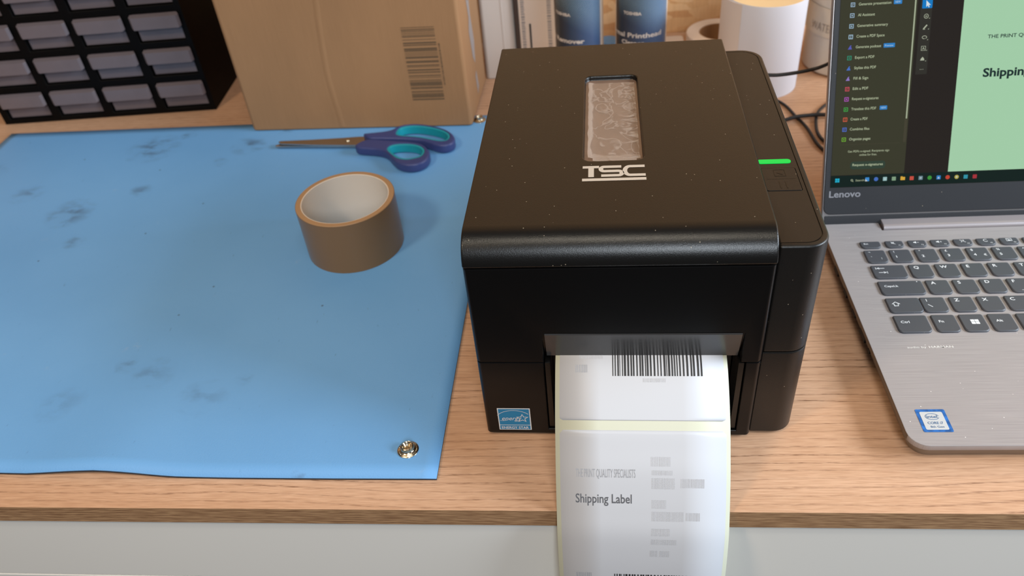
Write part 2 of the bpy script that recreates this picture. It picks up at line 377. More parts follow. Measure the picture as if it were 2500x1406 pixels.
# --- flat print: every glyph / patch becomes thin geometry lying on its surface
_tc = {}
def glyphs(s, bold=0.0):
    k = (s, bold)
    if k in _tc: return _tc[k]
    c = bpy.data.curves.new('t', 'FONT'); c.body = s; c.offset = bold; c.resolution_u = 3; c.size = 1
    o = bpy.data.objects.new('t', c); COL.objects.link(o)
    dg = bpy.context.evaluated_depsgraph_get(); dg.update()
    me = bpy.data.meshes.new_from_object(o.evaluated_get(dg))
    vs = [(v.co.x, v.co.y) for v in me.vertices]; fs = [tuple(p.vertices) for p in me.polygons]
    bpy.data.objects.remove(o); bpy.data.curves.remove(c); bpy.data.meshes.remove(me)
    if vs:
        x0 = min(v[0] for v in vs); x1 = max(v[0] for v in vs)
    else: x0, x1 = 0, 1
    _tc[k] = (vs, fs, x0, max(x1-x0, 1e-6)); return _tc[k]
CAP = 0.729
class Print:
    """collects flat shapes in plane coordinates; build() maps them with T onto the surface"""
    def __init__(s): s.v = []; s.f = []
    def text(s, t, x, y, w=None, h=1.0, bold=0.0, slant=0.0, sx=None):
        vs, fs, x0, wd = glyphs(t, bold); ky = h/CAP; kx = (w/wd) if w else ky*(sx or 1)
        o = len(s.v); s.v += [(x+(a-x0)*kx+slant*b*ky, y+b*ky) for a, b in vs]; s.f += [tuple(i+o for i in f) for f in fs]
        return s
    def poly(s, pts):
        o = len(s.v); s.v += list(pts); s.f.append(tuple(range(o, o+len(pts)))); return s
    def rect(s, x0, x1, y0, y1, r=0):
        return s.poly(rrect(x0, x1, y0, y1, r, 4) if r else [(x0, y0), (x1, y0), (x1, y1), (x0, y1)])
    def stroke(s, pts, w, closed=False):
        P = [Vector(p) for p in pts]; n = len(P); L = []; R = []
        for i in range(n):
            if closed: a, b_ = P[i-1], P[(i+1) % n]
            else: a, b_ = P[max(i-1, 0)], P[min(i+1, n-1)]
            d = (b_-a); d = d/max(d.length, 1e-9); nn = Vector((-d.y, d.x))
            k = 1.0
            if (closed or 0 < i < n-1):
                e = (P[(i+1) % n]-P[i]); 
                if e.length > 1e-9: k = 1/max(.5, abs(e.normalized().dot(d)))
            L.append(P[i]+nn*w/2*k); R.append(P[i]-nn*w/2*k)
        for i in range(n if closed else n-1):
            j = (i+1) % n; s.poly([tuple(L[i]), tuple(R[i]), tuple(R[j]), tuple(L[j])])
        return s
    def disc(s, cx, cy, rx, ry=None, n=20):
        ry = ry or rx; return s.poly([(cx+rx*math.cos(2*math.pi*i/n), cy+ry*math.sin(2*math.pi*i/n)) for i in range(n)])
    def ring(s, cx, cy, rx, ry, w, n=28, a0=0, a1=360):
        full = (a1-a0) >= 360; k = n if full else n+1
        return s.stroke([(cx+rx*math.cos(math.radians(a0+(a1-a0)*i/n)), cy+ry*math.sin(math.radians(a0+(a1-a0)*i/n))) for i in range(k)], w, full)
    def build(s, name, m, parent, T, sub=False):
        me = bpy.data.meshes.new(name); me.from_pydata([T(x, y) for x, y in s.v], [], s.f); me.update()
        # make print face outward consistently is not needed (double sided), keep simple
        return link(name, me, m, parent)
def plane_T(kind, off, k=0.001):
    if kind == 'xy': return lambda x, y: (x*k, y*k, off)
    if kind == 'xz': return lambda x, y: (x*k, off, y*k)

# ================================================================== SETTING
def struct(name, bm, m):
    o = link(name, bm_mesh(bm), m); o['kind'] = 'structure'; return o
WALLY = 0.676
struct('wall_back', box(-2.2, 2.2, WALLY, WALLY+.018, -.75, 1.6), 'osb')
struct('floor', box(-2.2, 2.2, -2.2, WALLY, -.77, -.75), 'floor')

# ================================================================== DESK
desk = thing('desk', 'long desk with oak grain laminate top and white drawer fronts under it', 'desk', (0, 0, -.75))
ZT = .75
def in_desk(o): return o
wt = link('worktop', bm_mesh(box(-1.6, 1.6, -.0610, WALLY-.001, ZT-.0165, ZT)), 'wood', desk)
bevel(wt, .0006, 2)
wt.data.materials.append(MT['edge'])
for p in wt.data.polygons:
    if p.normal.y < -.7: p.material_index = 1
for (xa, xb) in ((-1.3, -.55), (-.545, .62), (.625, 1.3)):
    for (za, zb) in ((ZT-.0888, ZT-.0175), (ZT-.25, ZT-.0906)):
        o = link('drawer_front', bm_mesh(box(xa, xb, -.0585, -.0405, za, zb)), 'white_panel', desk); bevel(o, .0006, 2)
link('carcass', bm_mesh(box(-1.3, 1.3, -.0400, WALLY-.01, ZT-.26, ZT-.0170)), 'white_panel', desk)
for lx in (-1.28, 1.22):
    for ly in (-.03, .60): link('leg', bm_mesh(box(lx, lx+.05, ly, ly+.05, 0, ZT-.2605)), 'white_panel', desk)

# ================================================================== BLUE MAT
anti = thing('work_mat', 'blue rubber anti-static mat lying on the left of the desk', 'mat', (0, 0, 0))
front = [(-.95, -.0390), (-.633, -.0385), (-.343, -.0343), (-.32, -.0352), (-.295, -.0345), (-.27, -.0340), (-.245, -.0352), (-.215, -.0371), (-.17, -.0377), (-.10, -.0381), (-.0305, -.0381)]
front = [(-.632, -.0360)] + front[2:]
nx, ny = 60, 40
bm = bmesh.new()
def fy(x):
    for (a, b_), (c, d) in zip(front, front[1:]):
        if a <= x <= c: return b_+(d-b_)*(x-a)/(c-a)
    return front[-1][1]
top = []
for i in range(nx+1):
    row = []
    for j in range(ny+1):
        s = i/nx; t = j/ny
        x = -.632 + s*(.6015 + .0065*t - 0.001*math.sin(t*3.1))
        yb = .4712 - .0080*s; y = fy(min(x, -.0306))*(1-t) + yb*t
        lift = .0030*math.exp(-((x+.270)/.045)**2)*max(0, 1-t*5)**2 + .0010*math.exp(-((x+.36)/.12)**2)*math.exp(-((y-.10)/.10)**2)
        row.append(bm.verts.new((x, y, .0022+lift)))
    top.append(row)
for i in range(nx):
    for j in range(ny): bm.faces.new((top[i][j], top[i+1][j], top[i+1][j+1], top[i][j+1]))
me = bm_mesh(bm); smooth_me(me, 60)
o = link('top_layer', me, 'mat', anti); 
md = o.modifiers.new('s', 'SOLIDIFY'); md.thickness = .0009; md.offset = -1; apply_mods(o)
o2 = link('rubber_backing', o.data.copy(), 'rubber', anti)
for v in o2.data.vertices: v.co.z -= .00095; v.co.x *= 1.0003; v.co.y += (-.0002 if v.co.y < 0 else .0002)
for nm, c, lab in (('front', (-.0534, -.0148), 'shiny metal press stud at the front right corner of blue mat'), ('back', (-.0493, .4522), 'small metal press stud on blue mat, beside the cardboard box corner')):
    st = link('press_stud', bm_mesh(lathe([(.0001, .0022), (.0072, .0022), (.0074, .0026), (.0070, .0030), (.0052, .0034), (.0043, .0042), (.0041, .0056), (.0042, .0066), (.0037, .0070), (.0031, .0066), (.0027, .0050), (.0020, .0046), (.0017, .0036), (.0001, .0036)], 48, c), smooth=50), 'snapm', anti)
    st['label'] = lab
    bb = bmesh.new()
    for k in range(30):
        a = 2*math.pi*k/30; bmesh.ops.create_icosphere(bb, subdivisions=1, radius=.00032, matrix=Matrix.Translation((c[0]+.0061*math.cos(a), c[1]+.0061*math.sin(a), .0032)))
    link('bead_ring', bm_mesh(bb), 'snapm', st)

# ================================================================== PRINTER
PA = -0.0177
pr = thing('label_printer', 'black desktop label printer feeding out white labels in the middle', 'printer', (0, 0, 0), PA)
XW = .1755; PD = .268
base = link('base', bm_mesh(prism(rrect(0, XW, 0, PD-.004, .003, 4), .0022, .0705)), 'black_front', pr)
cut(base, [box(.0425, .1664, -.01, .030, .0068, .09)]); bevel(base, .0007, 2, 50)
fr = bmesh.new()
for xa, xb in ((.0430, .0467), (.1622, .1659)): box(xa, xb, .0015, .020, .0074, .0690, fr)
box(.0467, .1622, .0015, .020, .0074, .0105, fr)
bevel(link('tray_frame', bm_mesh(fr), 'black', pr), .0005, 2, 50)
link('tray', bm_mesh(prism([(.020, .0107), (.0285, .0107), (.0285, .062), (.0265, .066), (.022, .060)], .0470, .1618, T=lambda a, b_, c: (c, a, b_))), 'black_dark', pr)
cov = link('front_cover', bm_mesh(prism(rrect(0, XW, 0, PD-.004, .003, 4), .0711, .1458)), 'black_front', pr)
cut(cov, [prism([(-.01, .06), (-.01, .0960), (0, .0960), (.0065, .0737), (.045, .0737), (.045, .06)], .0428, .1632, T=lambda a, b_, c: (c, a, b_))]); bevel(cov, .0006, 2, 50)
# sloping shiny lip inside the slot
link('slot_lip', bm_mesh(prism([(-.0001, .0955), (.0062, .0737), (.0062, .0718), (.0052, .0718), (-.0009+.0005, .0945)], .0445, .1618, T=lambda a, b_, c: (c, a, b_))), 'gloss_black', pr)
prof = [(.0000, .1464)] + [(.018-.018*math.cos(math.radians(a)), .146+.018*math.sin(math.radians(a))) for a in range(0, 91, 6)]
prof = [(0, .1464)] + prof[2:] + [(PD-.004, .164), (PD-.001, .1628), (PD, .160), (PD, .1464)]
lid = link('lid', bm_mesh(prism(prof, 0, XW, T=lambda a, b_, c: (c, a, b_))), 'black', pr)
cut(lid, [prism(rrect(.0688, .1064, .086, .2065, .005), .1602, .17)])
bevel(lid, .0014, 3, 40)
win = link('lid_window', bm_mesh(prism(rrect(.0690, .1062, .0862, .2063, .0048), .1596, .1607)), 'smoke', pr)
# wrinkled film
bm = bmesh.new(); N1, N2 = 60, 160; g = []
from mathutils import noise as mn
for i in range(N1+1):
    r = []
    for j in range(N2+1):
        u = i/N1; v = j/N2; x = .0712+u*.0332; y = .0880+v*.1120
        e = min(u, 1-u)*.033; e2 = min(v, 1-v)*.112
        x += .0006*mn.noise((v*14, u*2, 3)) * (1-abs(2*u-1) < .1)
        z = .1613
        wr = abs(mn.noise((x*40+1.2*mn.noise((x*40, y*30, 1)), y*75, 2.2)))
        m_ = .25 + 1.6*max(0, u-.45) + 1.1*max(0, .25-v)*2
        z += (.0030*max(0, .12-wr)*m_*(u > .3) + .00025*mn.noise((x*50, y*30, 8)))
        z += .0010*math.exp(-(u/.10)**2) + .0010*math.exp(-(v/.05)**2)
        r.append(bm.verts.new((x, y, z)))
    g.append(r)
for i in range(N1):
    for j in range(N2):
        u = (i+.5)/N1; v = (j+.5)/N2
        if (u < .10 and v < .03) or (u > .94 and v < .02): continue
        bm.faces.new((g[i][j], g[i+1][j], g[i+1][j+1], g[i][j+1]))
fl = link('protective_film', bm_mesh(bm), 'film', pr); smooth_me(fl.data, 80); fl['label'] = 'wrinkled clear protective film'
# logo
lg = Print()
x0, x1, yb, yt = 68.4, 106.7, 66.4, 79.2; w = x1-x0; hh = yt-yb; sw = 2.75
X = lambda u: x0+u*w
Y = lambda v: yb+v*hh
lg.rect(X(0), X(.265), Y(1)-sw, Y(1)).rect(X(.092), X(.182), Y(0), Y(1)-sw)
def arcp(cx, cy, rx, ry, a0, a1, n=10): return [(cx+rx*math.cos(math.radians(a0+(a1-a0)*i/n)), cy+ry*math.sin(math.radians(a0+(a1-a0)*i/n))) for i in range(n+1)]
h4 = (hh-sw)/4
lg.stroke([(X(.622), Y(1)-sw/2)] + arcp(X(.345), Y(1)-sw/2-h4, 2.0, h4, 90, 270) + arcp(X(.575), yb+sw/2+h4, 2.0, h4, 90, -90) + [(X(.298), yb+sw/2)], sw)
lg.stroke([(X(.995), Y(1)-sw/2)] + arcp(X(.76), (yb+yt)/2, 3.2, (hh-sw)/2, 90, 270, 16) + [(X(1.0), yb+sw/2)], sw)
lg.rect(X(-.005), X(1.005), 61.9, 64.8)
lg.build('maker_logo', 'logo', pr, plane_T('xy', .16412))
# lid dark line at front seam is real gap; feet
for fx in (.012, .150):
    for fy_ in (.015, .235): link('rubber_foot', bm_mesh(cyl(fx, fy_, .006, 0.0, .0024, 16)), 'rubber', pr)
# side housing
HX0, HX1, HY0, HY1, HZ = XW+.0004, .2040, .0035, .2600, .1562
outl = rrect(HX0, HX1, HY0, HY1, .013, 8, (0, .013, .016, 0))
hl = link('side_housing', bm_mesh(prism(outl, .0022, .0755)), 'black_h', pr); bevel(hl, .0008, 2, 50)
hu = link('side_cover', bm_mesh(prism(outl, .0761, HZ)), 'black_h', pr); bevel(hu, .0014, 3, 50)
go = rrect(HX0-.01, HX1-.0032, HY0+.0032, HY1-.0032, .01, 8, (0, .0105, .0135, 0)); gi = rrect(HX0-.01, HX1-.0038, HY0+.0038, HY1-.0038, .01, 8, (0, .0100, .0130, 0))
bm = bmesh.new(); n = len(go)
va = [bm.verts.new((x, y, z)) for z in (HZ-.0007, HZ+.001) for (x, y) in go]; vb = [bm.verts.new((x, y, z)) for z in (HZ-.0007, HZ+.001) for (x, y) in gi]
for i in range(n):
    j = (i+1) % n
    bm.faces.new((va[i], va[j], va[n+j], va[n+i])); bm.faces.new((vb[i], vb[j], vb[n+j], vb[n+i]))
    bm.faces.new((va[i], va[j], vb[j], vb[i])); bm.faces.new((va[n+i], va[n+j], vb[n+j], vb[n+i]))
cut(hu, [bm, prism(rrect(.1774, .1984, .0578, .0838, .0015), HZ-.0008, HZ+.002), prism(rrect(.1766, .1974, .0888, .0938, .0024), HZ-.0006, HZ+.002)])
led = link('status_light', bm_mesh(prism(rrect(.1768, .1972, .0890, .0936, .0022), HZ-.0006, HZ+.0003)), 'led', pr); led['label'] = 'glowing green light bar'
bt = link('feed_button', bm_mesh(prism(rrect(.1778, .1980, .0582, .0834, .0012), HZ-.0008, HZ+.0003)), 'black_h', pr); bevel(bt, .0003, 2, 40)
ic = Print(); ic.rect(179.5, 196.4, 70.7, 70.9)
ic.stroke([(185.0, 81.2), (185.0, 74.0), (191.4, 74.0), (191.4, 81.2), (185.0, 81.2)], .45).poly([(186.2, 77.6), (189.8, 80.0), (189.8, 75.2)])
ic.rect(186.0, 186.9, 60.6, 68.2).rect(189.6, 190.5, 60.6, 68.2)
ic.build('button_icon', mat('embossed_icon', srgb(12, 12, 12), .3), bt, plane_T('xy', HZ+.00042))
# energy sticker
es = Print().rect(8.8, 30.9, 5.9, 27.8, .3).build('rating_sticker', 'sticker_white', pr, plane_T('xz', -.00025))
es['label'] = 'square blue energy rating sticker'
Print().rect(9.5, 30.2, 11.2, 27.0).rect(9.5, 30.2, 6.6, 10.6).build('blue_field', 'sticker_blue', es, plane_T('xz', -.0004))
t = Print()
t.text('ENERGY STAR', 10.6, 7.3, 18.4, 2.5, .012)
t.ring(19.6, 16.2, 12.5, 9.6, .38, 30, 38, 152)
t.text('energy', 11.2, 16.0, 13.0, 4.1, .0, .25)
cx_, cy_ = 25.3, 18.0
t.stroke([(cx_+(3.9 if k % 2 == 0 else 1.65)*math.sin(math.pi*k/5), cy_+(3.9 if k % 2 == 0 else 1.65)*math.cos(math.pi*k/5)) for k in range(10)], .5, True)
t.stroke([(10.0, 15.6), (12.5, 15.4), (15, 16.2)], .3)
t.build('sticker_print', 'sticker_white', es, plane_T('xz', -.00052))

# ================================================================== LABEL STRIP
PROF = [(.034, .0731), (.020, .0730), (.010, .0727), (.0046, .0716), (-.0037, .0683), (-.0141, .0617), (-.02365, .054), (-.0325, .04535), (-.0401, .0357), (-.0479, .0252), (-.0546, .0139), (-.0613, .0010), (-.0672, -.0124), (-.0710, -.029), (-.0738, -.048), (-.0756, -.070), (-.0757, -.095), (-.0742, -.12), (-.0715, -.15)]
cp = catmull([(0, a, b_) for a, b_ in PROF], 6)
SL = [0.0]
for a, b_ in zip(cp, cp[1:]): SL.append(SL[-1]+(b_-a).length)
# s = 24.5 mm at the lip (profile point .0046) : offset so that printed coordinates keep that origin
def dist_at(yv): 
    for i, p in enumerate(cp):
        if p.y <= yv: return SL[i]
S0 = dist_at(.0046)-.0254
def strip_pt(s, x, off=0.0):
    s = s+S0
    s = max(0, min(SL[-1]-1e-6, s))
    lo = 0
    import bisect
    i = max(0, min(len(SL)-2, bisect.bisect_right(SL, s)-1)); t_ = (s-SL[i])/(SL[i+1]-SL[i])
    p = cp[i].lerp(cp[i+1], t_); d = (cp[i+1]-cp[i]).normalized(); nrm = Vector((0, d.z, -d.y))
    if nrm.y > 0 : nrm = -nrm
    if nrm.z < 0 and abs(nrm.y) < .3: nrm = -nrm
    q = p+nrm*off; return Vector((x, q.y, q.z))
ls = thing('label_strip', 'curling strip of printed white shipping labels hanging from printer slot over desk edge', 'label', (0, 0, 0), PA)
def sheet(name, s0, s1, x0, x1, off, m, rc=0, n=90, thick=.0001):
    bm = bmesh.new(); rows = []
    for i in range(n+1):
        s = s0+(s1-s0)*i/n
        ins = 0
        if rc:
            e = min(s-s0, s1-s)
            if e < rc: ins = rc-math.sqrt(max(0, rc*rc-(rc-e)**2))
        a = strip_pt(s, x0+ins, off); b_ = strip_pt(s, x1-ins, off)
        rows.append([bm.verts.new(a.lerp(b_, k/4)) for k in range(5)])
    for r0, r1 in zip(rows, rows[1:]):
        for k in range(4): bm.faces.new((r0[k], r0[k+1], r1[k+1], r1[k]))
    o = link(name, bm_mesh(bm), m, ls); smooth_me(o.data, 80)
    md = o.modifiers.new('s', 'SOLIDIFY'); md.thickness = thick; md.offset = 0; apply_mods(o); return o
sheet('backing_liner', -.008+0.0, SL[-1]-S0-.0005, .0500, .1552, 0, 'liner')
sheet('label', -.006, .0643, .0527, .1528, .00018, 'label', .002)
sheet('label', .0702, SL[-1]-S0-.001, .0527, .1528, .00018, 'label', .002)
def LT(x, s): 
    p = strip_pt(s/1000, x/1000, .00034); return (p.x, p.y, p.z)
# text helper for the strip: (x, y) -> y measured upward; s = base - y
class SPrint(Print):
    def txt(s, t_, x, sb, w, h, bold=0.0):
        n0 = len(s.v); s.text(t_, x, 0, w, h, bold)
        s.v[n0:] = [(a, sb-b_) for a, b_ in s.v[n0:]]; return s
    def bars(s, x0, x1, s0, s1, seed, wmin, wmax, duty=.5):
        r = random.Random(seed); x = x0
        while x < x1:
            w_ = r.uniform(wmin, wmax)
            if x+w_ > x1: break
            s.seg(x, x+w_, s0, s1); x += w_ + r.uniform(wmin, wmax)*(1-duty)*2
        return s
    def seg(s, xa, xb, s0, s1):
        n = max(1, int(abs(s1-s0)/3))
        for i in range(n):
            a = s0+(s1-s0)*i/n; b_ = s0+(s1-s0)*(i+1)/n
            s.poly([(xa, a), (xb, a), (xb, b_), (xa, b_)])
SPrint().bars(85.4, 141.6, 22.0, 37.2, 3, .35, 1.3).build('barcode', 'ink', ls, LT)
SPrint().bars(85.4, 141.6, 173.5, 186, 3, .35, 1.3).build('barcode', 'ink', ls, LT)
SPrint().txt('Shipping Label', 61.9, 116.2, 34.4, 6.2, .012).build('label_heading', mat('grey_ink_heading', srgb(98, 98, 102), .6), ls, LT)
SPrint().txt('THE PRINT QUALITY SPECIALISTS', 62.2, 99.4, 36.4, 5.6).build('small_heading', 'ink_mid', ls, LT)
SPrint().bars(62.6, 70.4, 30.0, 35.0, 5, .3, .6).build('small_print', 'ink_mid', ls, LT)
SPrint().bars(61.0, 71.8, 172.9, 177.0, 6, .3, .8).build('small_print', 'ink_mid', ls, LT)
for i, (xa, xb, sa, sb) in enumerate([(108.2, 119.9, 86.1, 92.0), (108.6, 121, 94.5, 97.5), (108.6, 122.6, 99.3, 106.4), (126, 140.2, 99.6, 105.4), (108.6, 117.5, 113.6, 119.4), (108.6, 128, 121.4, 128), (129.2, 138, 121.8, 127.4), (108.4, 119.8, 133.1, 138.6), (108.3, 124, 141.3, 145.6), (107.9, 112.5, 150.8, 156.2), (113.8, 119.9, 150.8, 156.2), (65, 80, 22, 26.0), (104, 118, 38.6, 41.0)]):
    SPrint().bars(xa, xb, sa, sb, 20+i, .18, .42, .35).build('faint_print', 'ink_lite', ls, LT)

# ================================================================== PACKING TAPE
tp = thing('packing_tape_roll', 'roll of brown packing tape standing on its side edge on the blue mat', 'tape', (-.1420, .2235, .0024))
tp['label'] = 'roll of brown packing tape lying flat on the blue mat'
link('tape', bm_mesh(lathe([(.0400, .0002), (.0440, 0), (.0440, .0498), (.0400, .0496), (.0400, .0002)], 96), smooth=40), 'tape', tp)
link('wound_edge', bm_mesh(lathe([(.0389, .0500), (.0394, .0504), (.0434, .0503), (.0437, .0499)], 96), smooth=40), 'tape_side', tp)
link('cardboard_core', bm_mesh(lathe([(.0383, .0006), (.0400, .0004), (.0398, .0499), (.0390, .0503), (.0383, .0500), (.0383, .0006)], 96), smooth=40), 'tape_core', tp)

# ================================================================== SCISSORS
def px_plane(z):
    C = Vector((0.0747, -0.3482, 0.4233)); f = 1919.9
    def g(X_, Y_):
        u = 640+X_/3.348; v = 280+Y_/3.348
        d = RT*((u-1250)/f) + UP*(-(v-703)/f) + FW; t_ = (z-C.z)/d.z; p = C+d*t_; return (p.x, p.y)
    return g
sc = thing('scissors', 'scissors with navy and teal handles lying in front of the cardboard box', 'scissors', (0, 0, 0))
G = px_plane(.0135)
def outline(pts, k=5): return [(p.x, p.y) for p in catmull([(G(*q)[0], G(*q)[1], 0) for q in pts], k, True)]
bigO = outline([(830, 152), (920, 141), (1000, 132), (1060, 118), (1110, 92), (1180, 76), (1270, 73), (1370, 84), (1470, 107), (1540, 140), (1573, 180), (1568, 215), (1530, 240), (1470, 249), (1410, 240), (1360, 222), (1300, 205), (1220, 196), (1100, 190), (950, 188), (880, 186), (850, 175)])
bigH = outline([(1097, 145), (1122, 108), (1180, 90), (1270, 86), (1370, 98), (1460, 120), (1515, 148), (1528, 178), (1505, 203), (1460, 209), (1400, 200), (1320, 184), (1240, 174), (1150, 168), (1108, 160)])
smO = outline([(760, 240), (800, 215), (850, 197), (900, 194), (1000, 201), (1100, 207), (1200, 213), (1290, 228), (1345, 262), (1368, 305), (1352, 350), (1300, 387), (1230, 404), (1160, 402), (1100, 385), (1060, 350), (1030, 315), (990, 290), (930, 276), (860, 269), (790, 263), (765, 255)])
smH = outline([(1025, 272), (1050, 247), (1110, 235), (1200, 234), (1270, 246), (1312, 270), (1318, 300), (1290, 332), (1230, 350), (1170, 356), (1110, 345), (1070, 320), (1040, 295)])
def curve_solid(name, loops, z0, z1, bev, m, parent):
    c = bpy.data.curves.new('c', 'CURVE'); c.dimensions = '2D'; c.fill_mode = 'BOTH'; c.extrude = (z1-z0)/2-bev; c.bevel_depth = bev; c.bevel_resolution = 3; c.offset = -bev
    for L in loops:
        s = c.splines.new('POLY'); s.points.add(len(L)-1); s.use_cyclic_u = True
        for p, q in zip(s.points, L): p.co = (q[0], q[1], 0, 1)
    o = bpy.data.objects.new('c', c); COL.objects.link(o)
    dg = bpy.context.evaluated_depsgraph_get(); dg.update(); me = bpy.data.meshes.new_from_object(o.evaluated_get(dg)); bpy.data.objects.remove(o)
    for v in me.vertices: v.co.z += (z0+z1)/2
    smooth_me(me, 45); return link(name, me, m, parent)
def shrink(L, d):
    c = Vector((sum(p[0] for p in L)/len(L), sum(p[1] for p in L)/len(L)))
    n = len(L); out = []
    for i in range(n):
        a = Vector(L[i-1]); b_ = Vector(L[(i+1) % n]); t_ = (b_-a).normalized(); nn = Vector((-t_.y, t_.x)); p = Vector(L[i])
        if nn.dot(c-p) < 0: nn = -nn
        q = p+nn*d; out.append((q.x, q.y))
    return out
h1 = curve_solid('handle', [bigO, bigH], .0034, .0135, .0022, 'purple', sc); h1['label'] = 'larger navy handle loop'
h2 = curve_solid('handle', [smO, smH], .0032, .0130, .0022, 'purple', sc); h2['label'] = 'smaller navy handle loop'
curve_solid('inner_grip', [shrink(bigH, -.0018), shrink(bigH, .0016)], .0036, .0128, .0006, 'teal', h1)
curve_solid('inner_grip', [shrink(smH, -.0018), shrink(smH, .0016)], .0034, .0124, .0006, 'teal', h2)
G = px_plane(.0085)
bl = [G(*q) for q in [(880, 195), (840, 176), (760, 180), (660, 188), (400, 203), (150, 214), (132, 222), (150, 236), (420, 244), (650, 246), (770, 246), (850, 225)]]
o = link('blade', bm_mesh(prism(bl, .0068, .0085)), 'steel', sc); bevel(o, .0004, 2)
G = px_plane(.0062)
bl = [G(*q) for q in [(960, 250), (840, 205), (660, 205), (400, 224), (150, 236), (108, 250), (112, 258), (400, 256), (650, 256), (770, 258), (880, 262)]]
o = link('blade', bm_mesh(prism(bl, .0046, .0062)), 'steel', sc); bevel(o, .0003, 2)
G = px_plane(.009); c = G(697, 208)
link('pivot_screw', bm_mesh(lathe([(.0001, .0100), (.0020, .0098), (.0028, .0090), (.0028, .0080)], 24, c), smooth=50), 'snapm', sc)

# ================================================================== CARDBOARD BOX
BA = math.atan2(-.0102, .2597)
cb = thing('cardboard_box', 'tall brown cardboard box with printed barcode standing behind the scissors', 'box', (-.3155, .4491, .0025), BA)
bw, bd, bh = .2600, .118, .235
bm = bmesh.new(); nxx, nzz = 40, 30
bo = link('box_body', bm_mesh(prism(rrect(0, bw, 0, bd, .0045, 4), 0, bh)), 'card', cb); bevel(bo, .0025, 3, 50)
# soft vertical crease ridge on the front
cr = bmesh.new(); pts = [(.1090, 0), (.1080, .02), (.1060, .06), (.1070, .085), (.110, .12), (.114, .16), (.118, .235)]
L0 = catmull([(x_, 0, z_) for x_, z_ in pts], 6); rows = []
for p in L0: rows.append([cr.verts.new((p.x+dx_, -dy_, max(.003, min(bh-.003, p.z)))) for dx_, dy_ in ((-.0045, -.0001), (-.0016, .00025), (0, .0004), (.0016, .00025), (.0045, -.0001))])
for a, b_ in zip(rows, rows[1:]):
    for k in range(4): cr.faces.new((a[k], a[k+1], b_[k+1], b_[k]))
link('crease', bm_mesh(cr, smooth=80), 'card', cb)
# barcode bars are horizontal
bp = Print(); r = random.Random(11); z = 33.5
BARS = [(33.4, .6), (34.6, .4), (35.6, .9), (37.2, .5), (38.3, .5), (39.6, .4), (40.6, .9), (42.2, .5), (43.3, .9), (45.1, .4), (48.8, 1.4), (51.2, .4), (52.2, .5), (53.4, .9), (54.9, .4), (55.9, 1.3)]
while z < 115.5:
    wb = r.choice([.5, .5, .9, 1.3]); gap = r.choice([.5, .6, .9, 1.4]);
    if r.random() < .08: gap = 2.6
    bp.rect(196.9, 232.4, z, min(z+wb, 115.6)); z += wb+gap
r2 = random.Random(4); z = 50.5
while z < 97.5:
    bp.rect(234.3, 235.9, z, z+r2.uniform(.5, 1.1)); z += r2.uniform(1.3, 2.1)
bp.build('barcode', 'ink_brown', cb, plane_T('xz', -.00025))
# right side flap print
sidep = Print(); sidep.poly([(45, 128), (55, 120), (62, 128), (60, 104), (66, 72), (58, 48), (48, 60), (42, 92), (50, 104)]); sidep.poly([(50, 36), (58, 40), (64, 18), (54, 12)])
sidep.build('side_print', 'ink_grey', cb, lambda x_, y_: (bw+.0002, x_/1000, y_/1000))

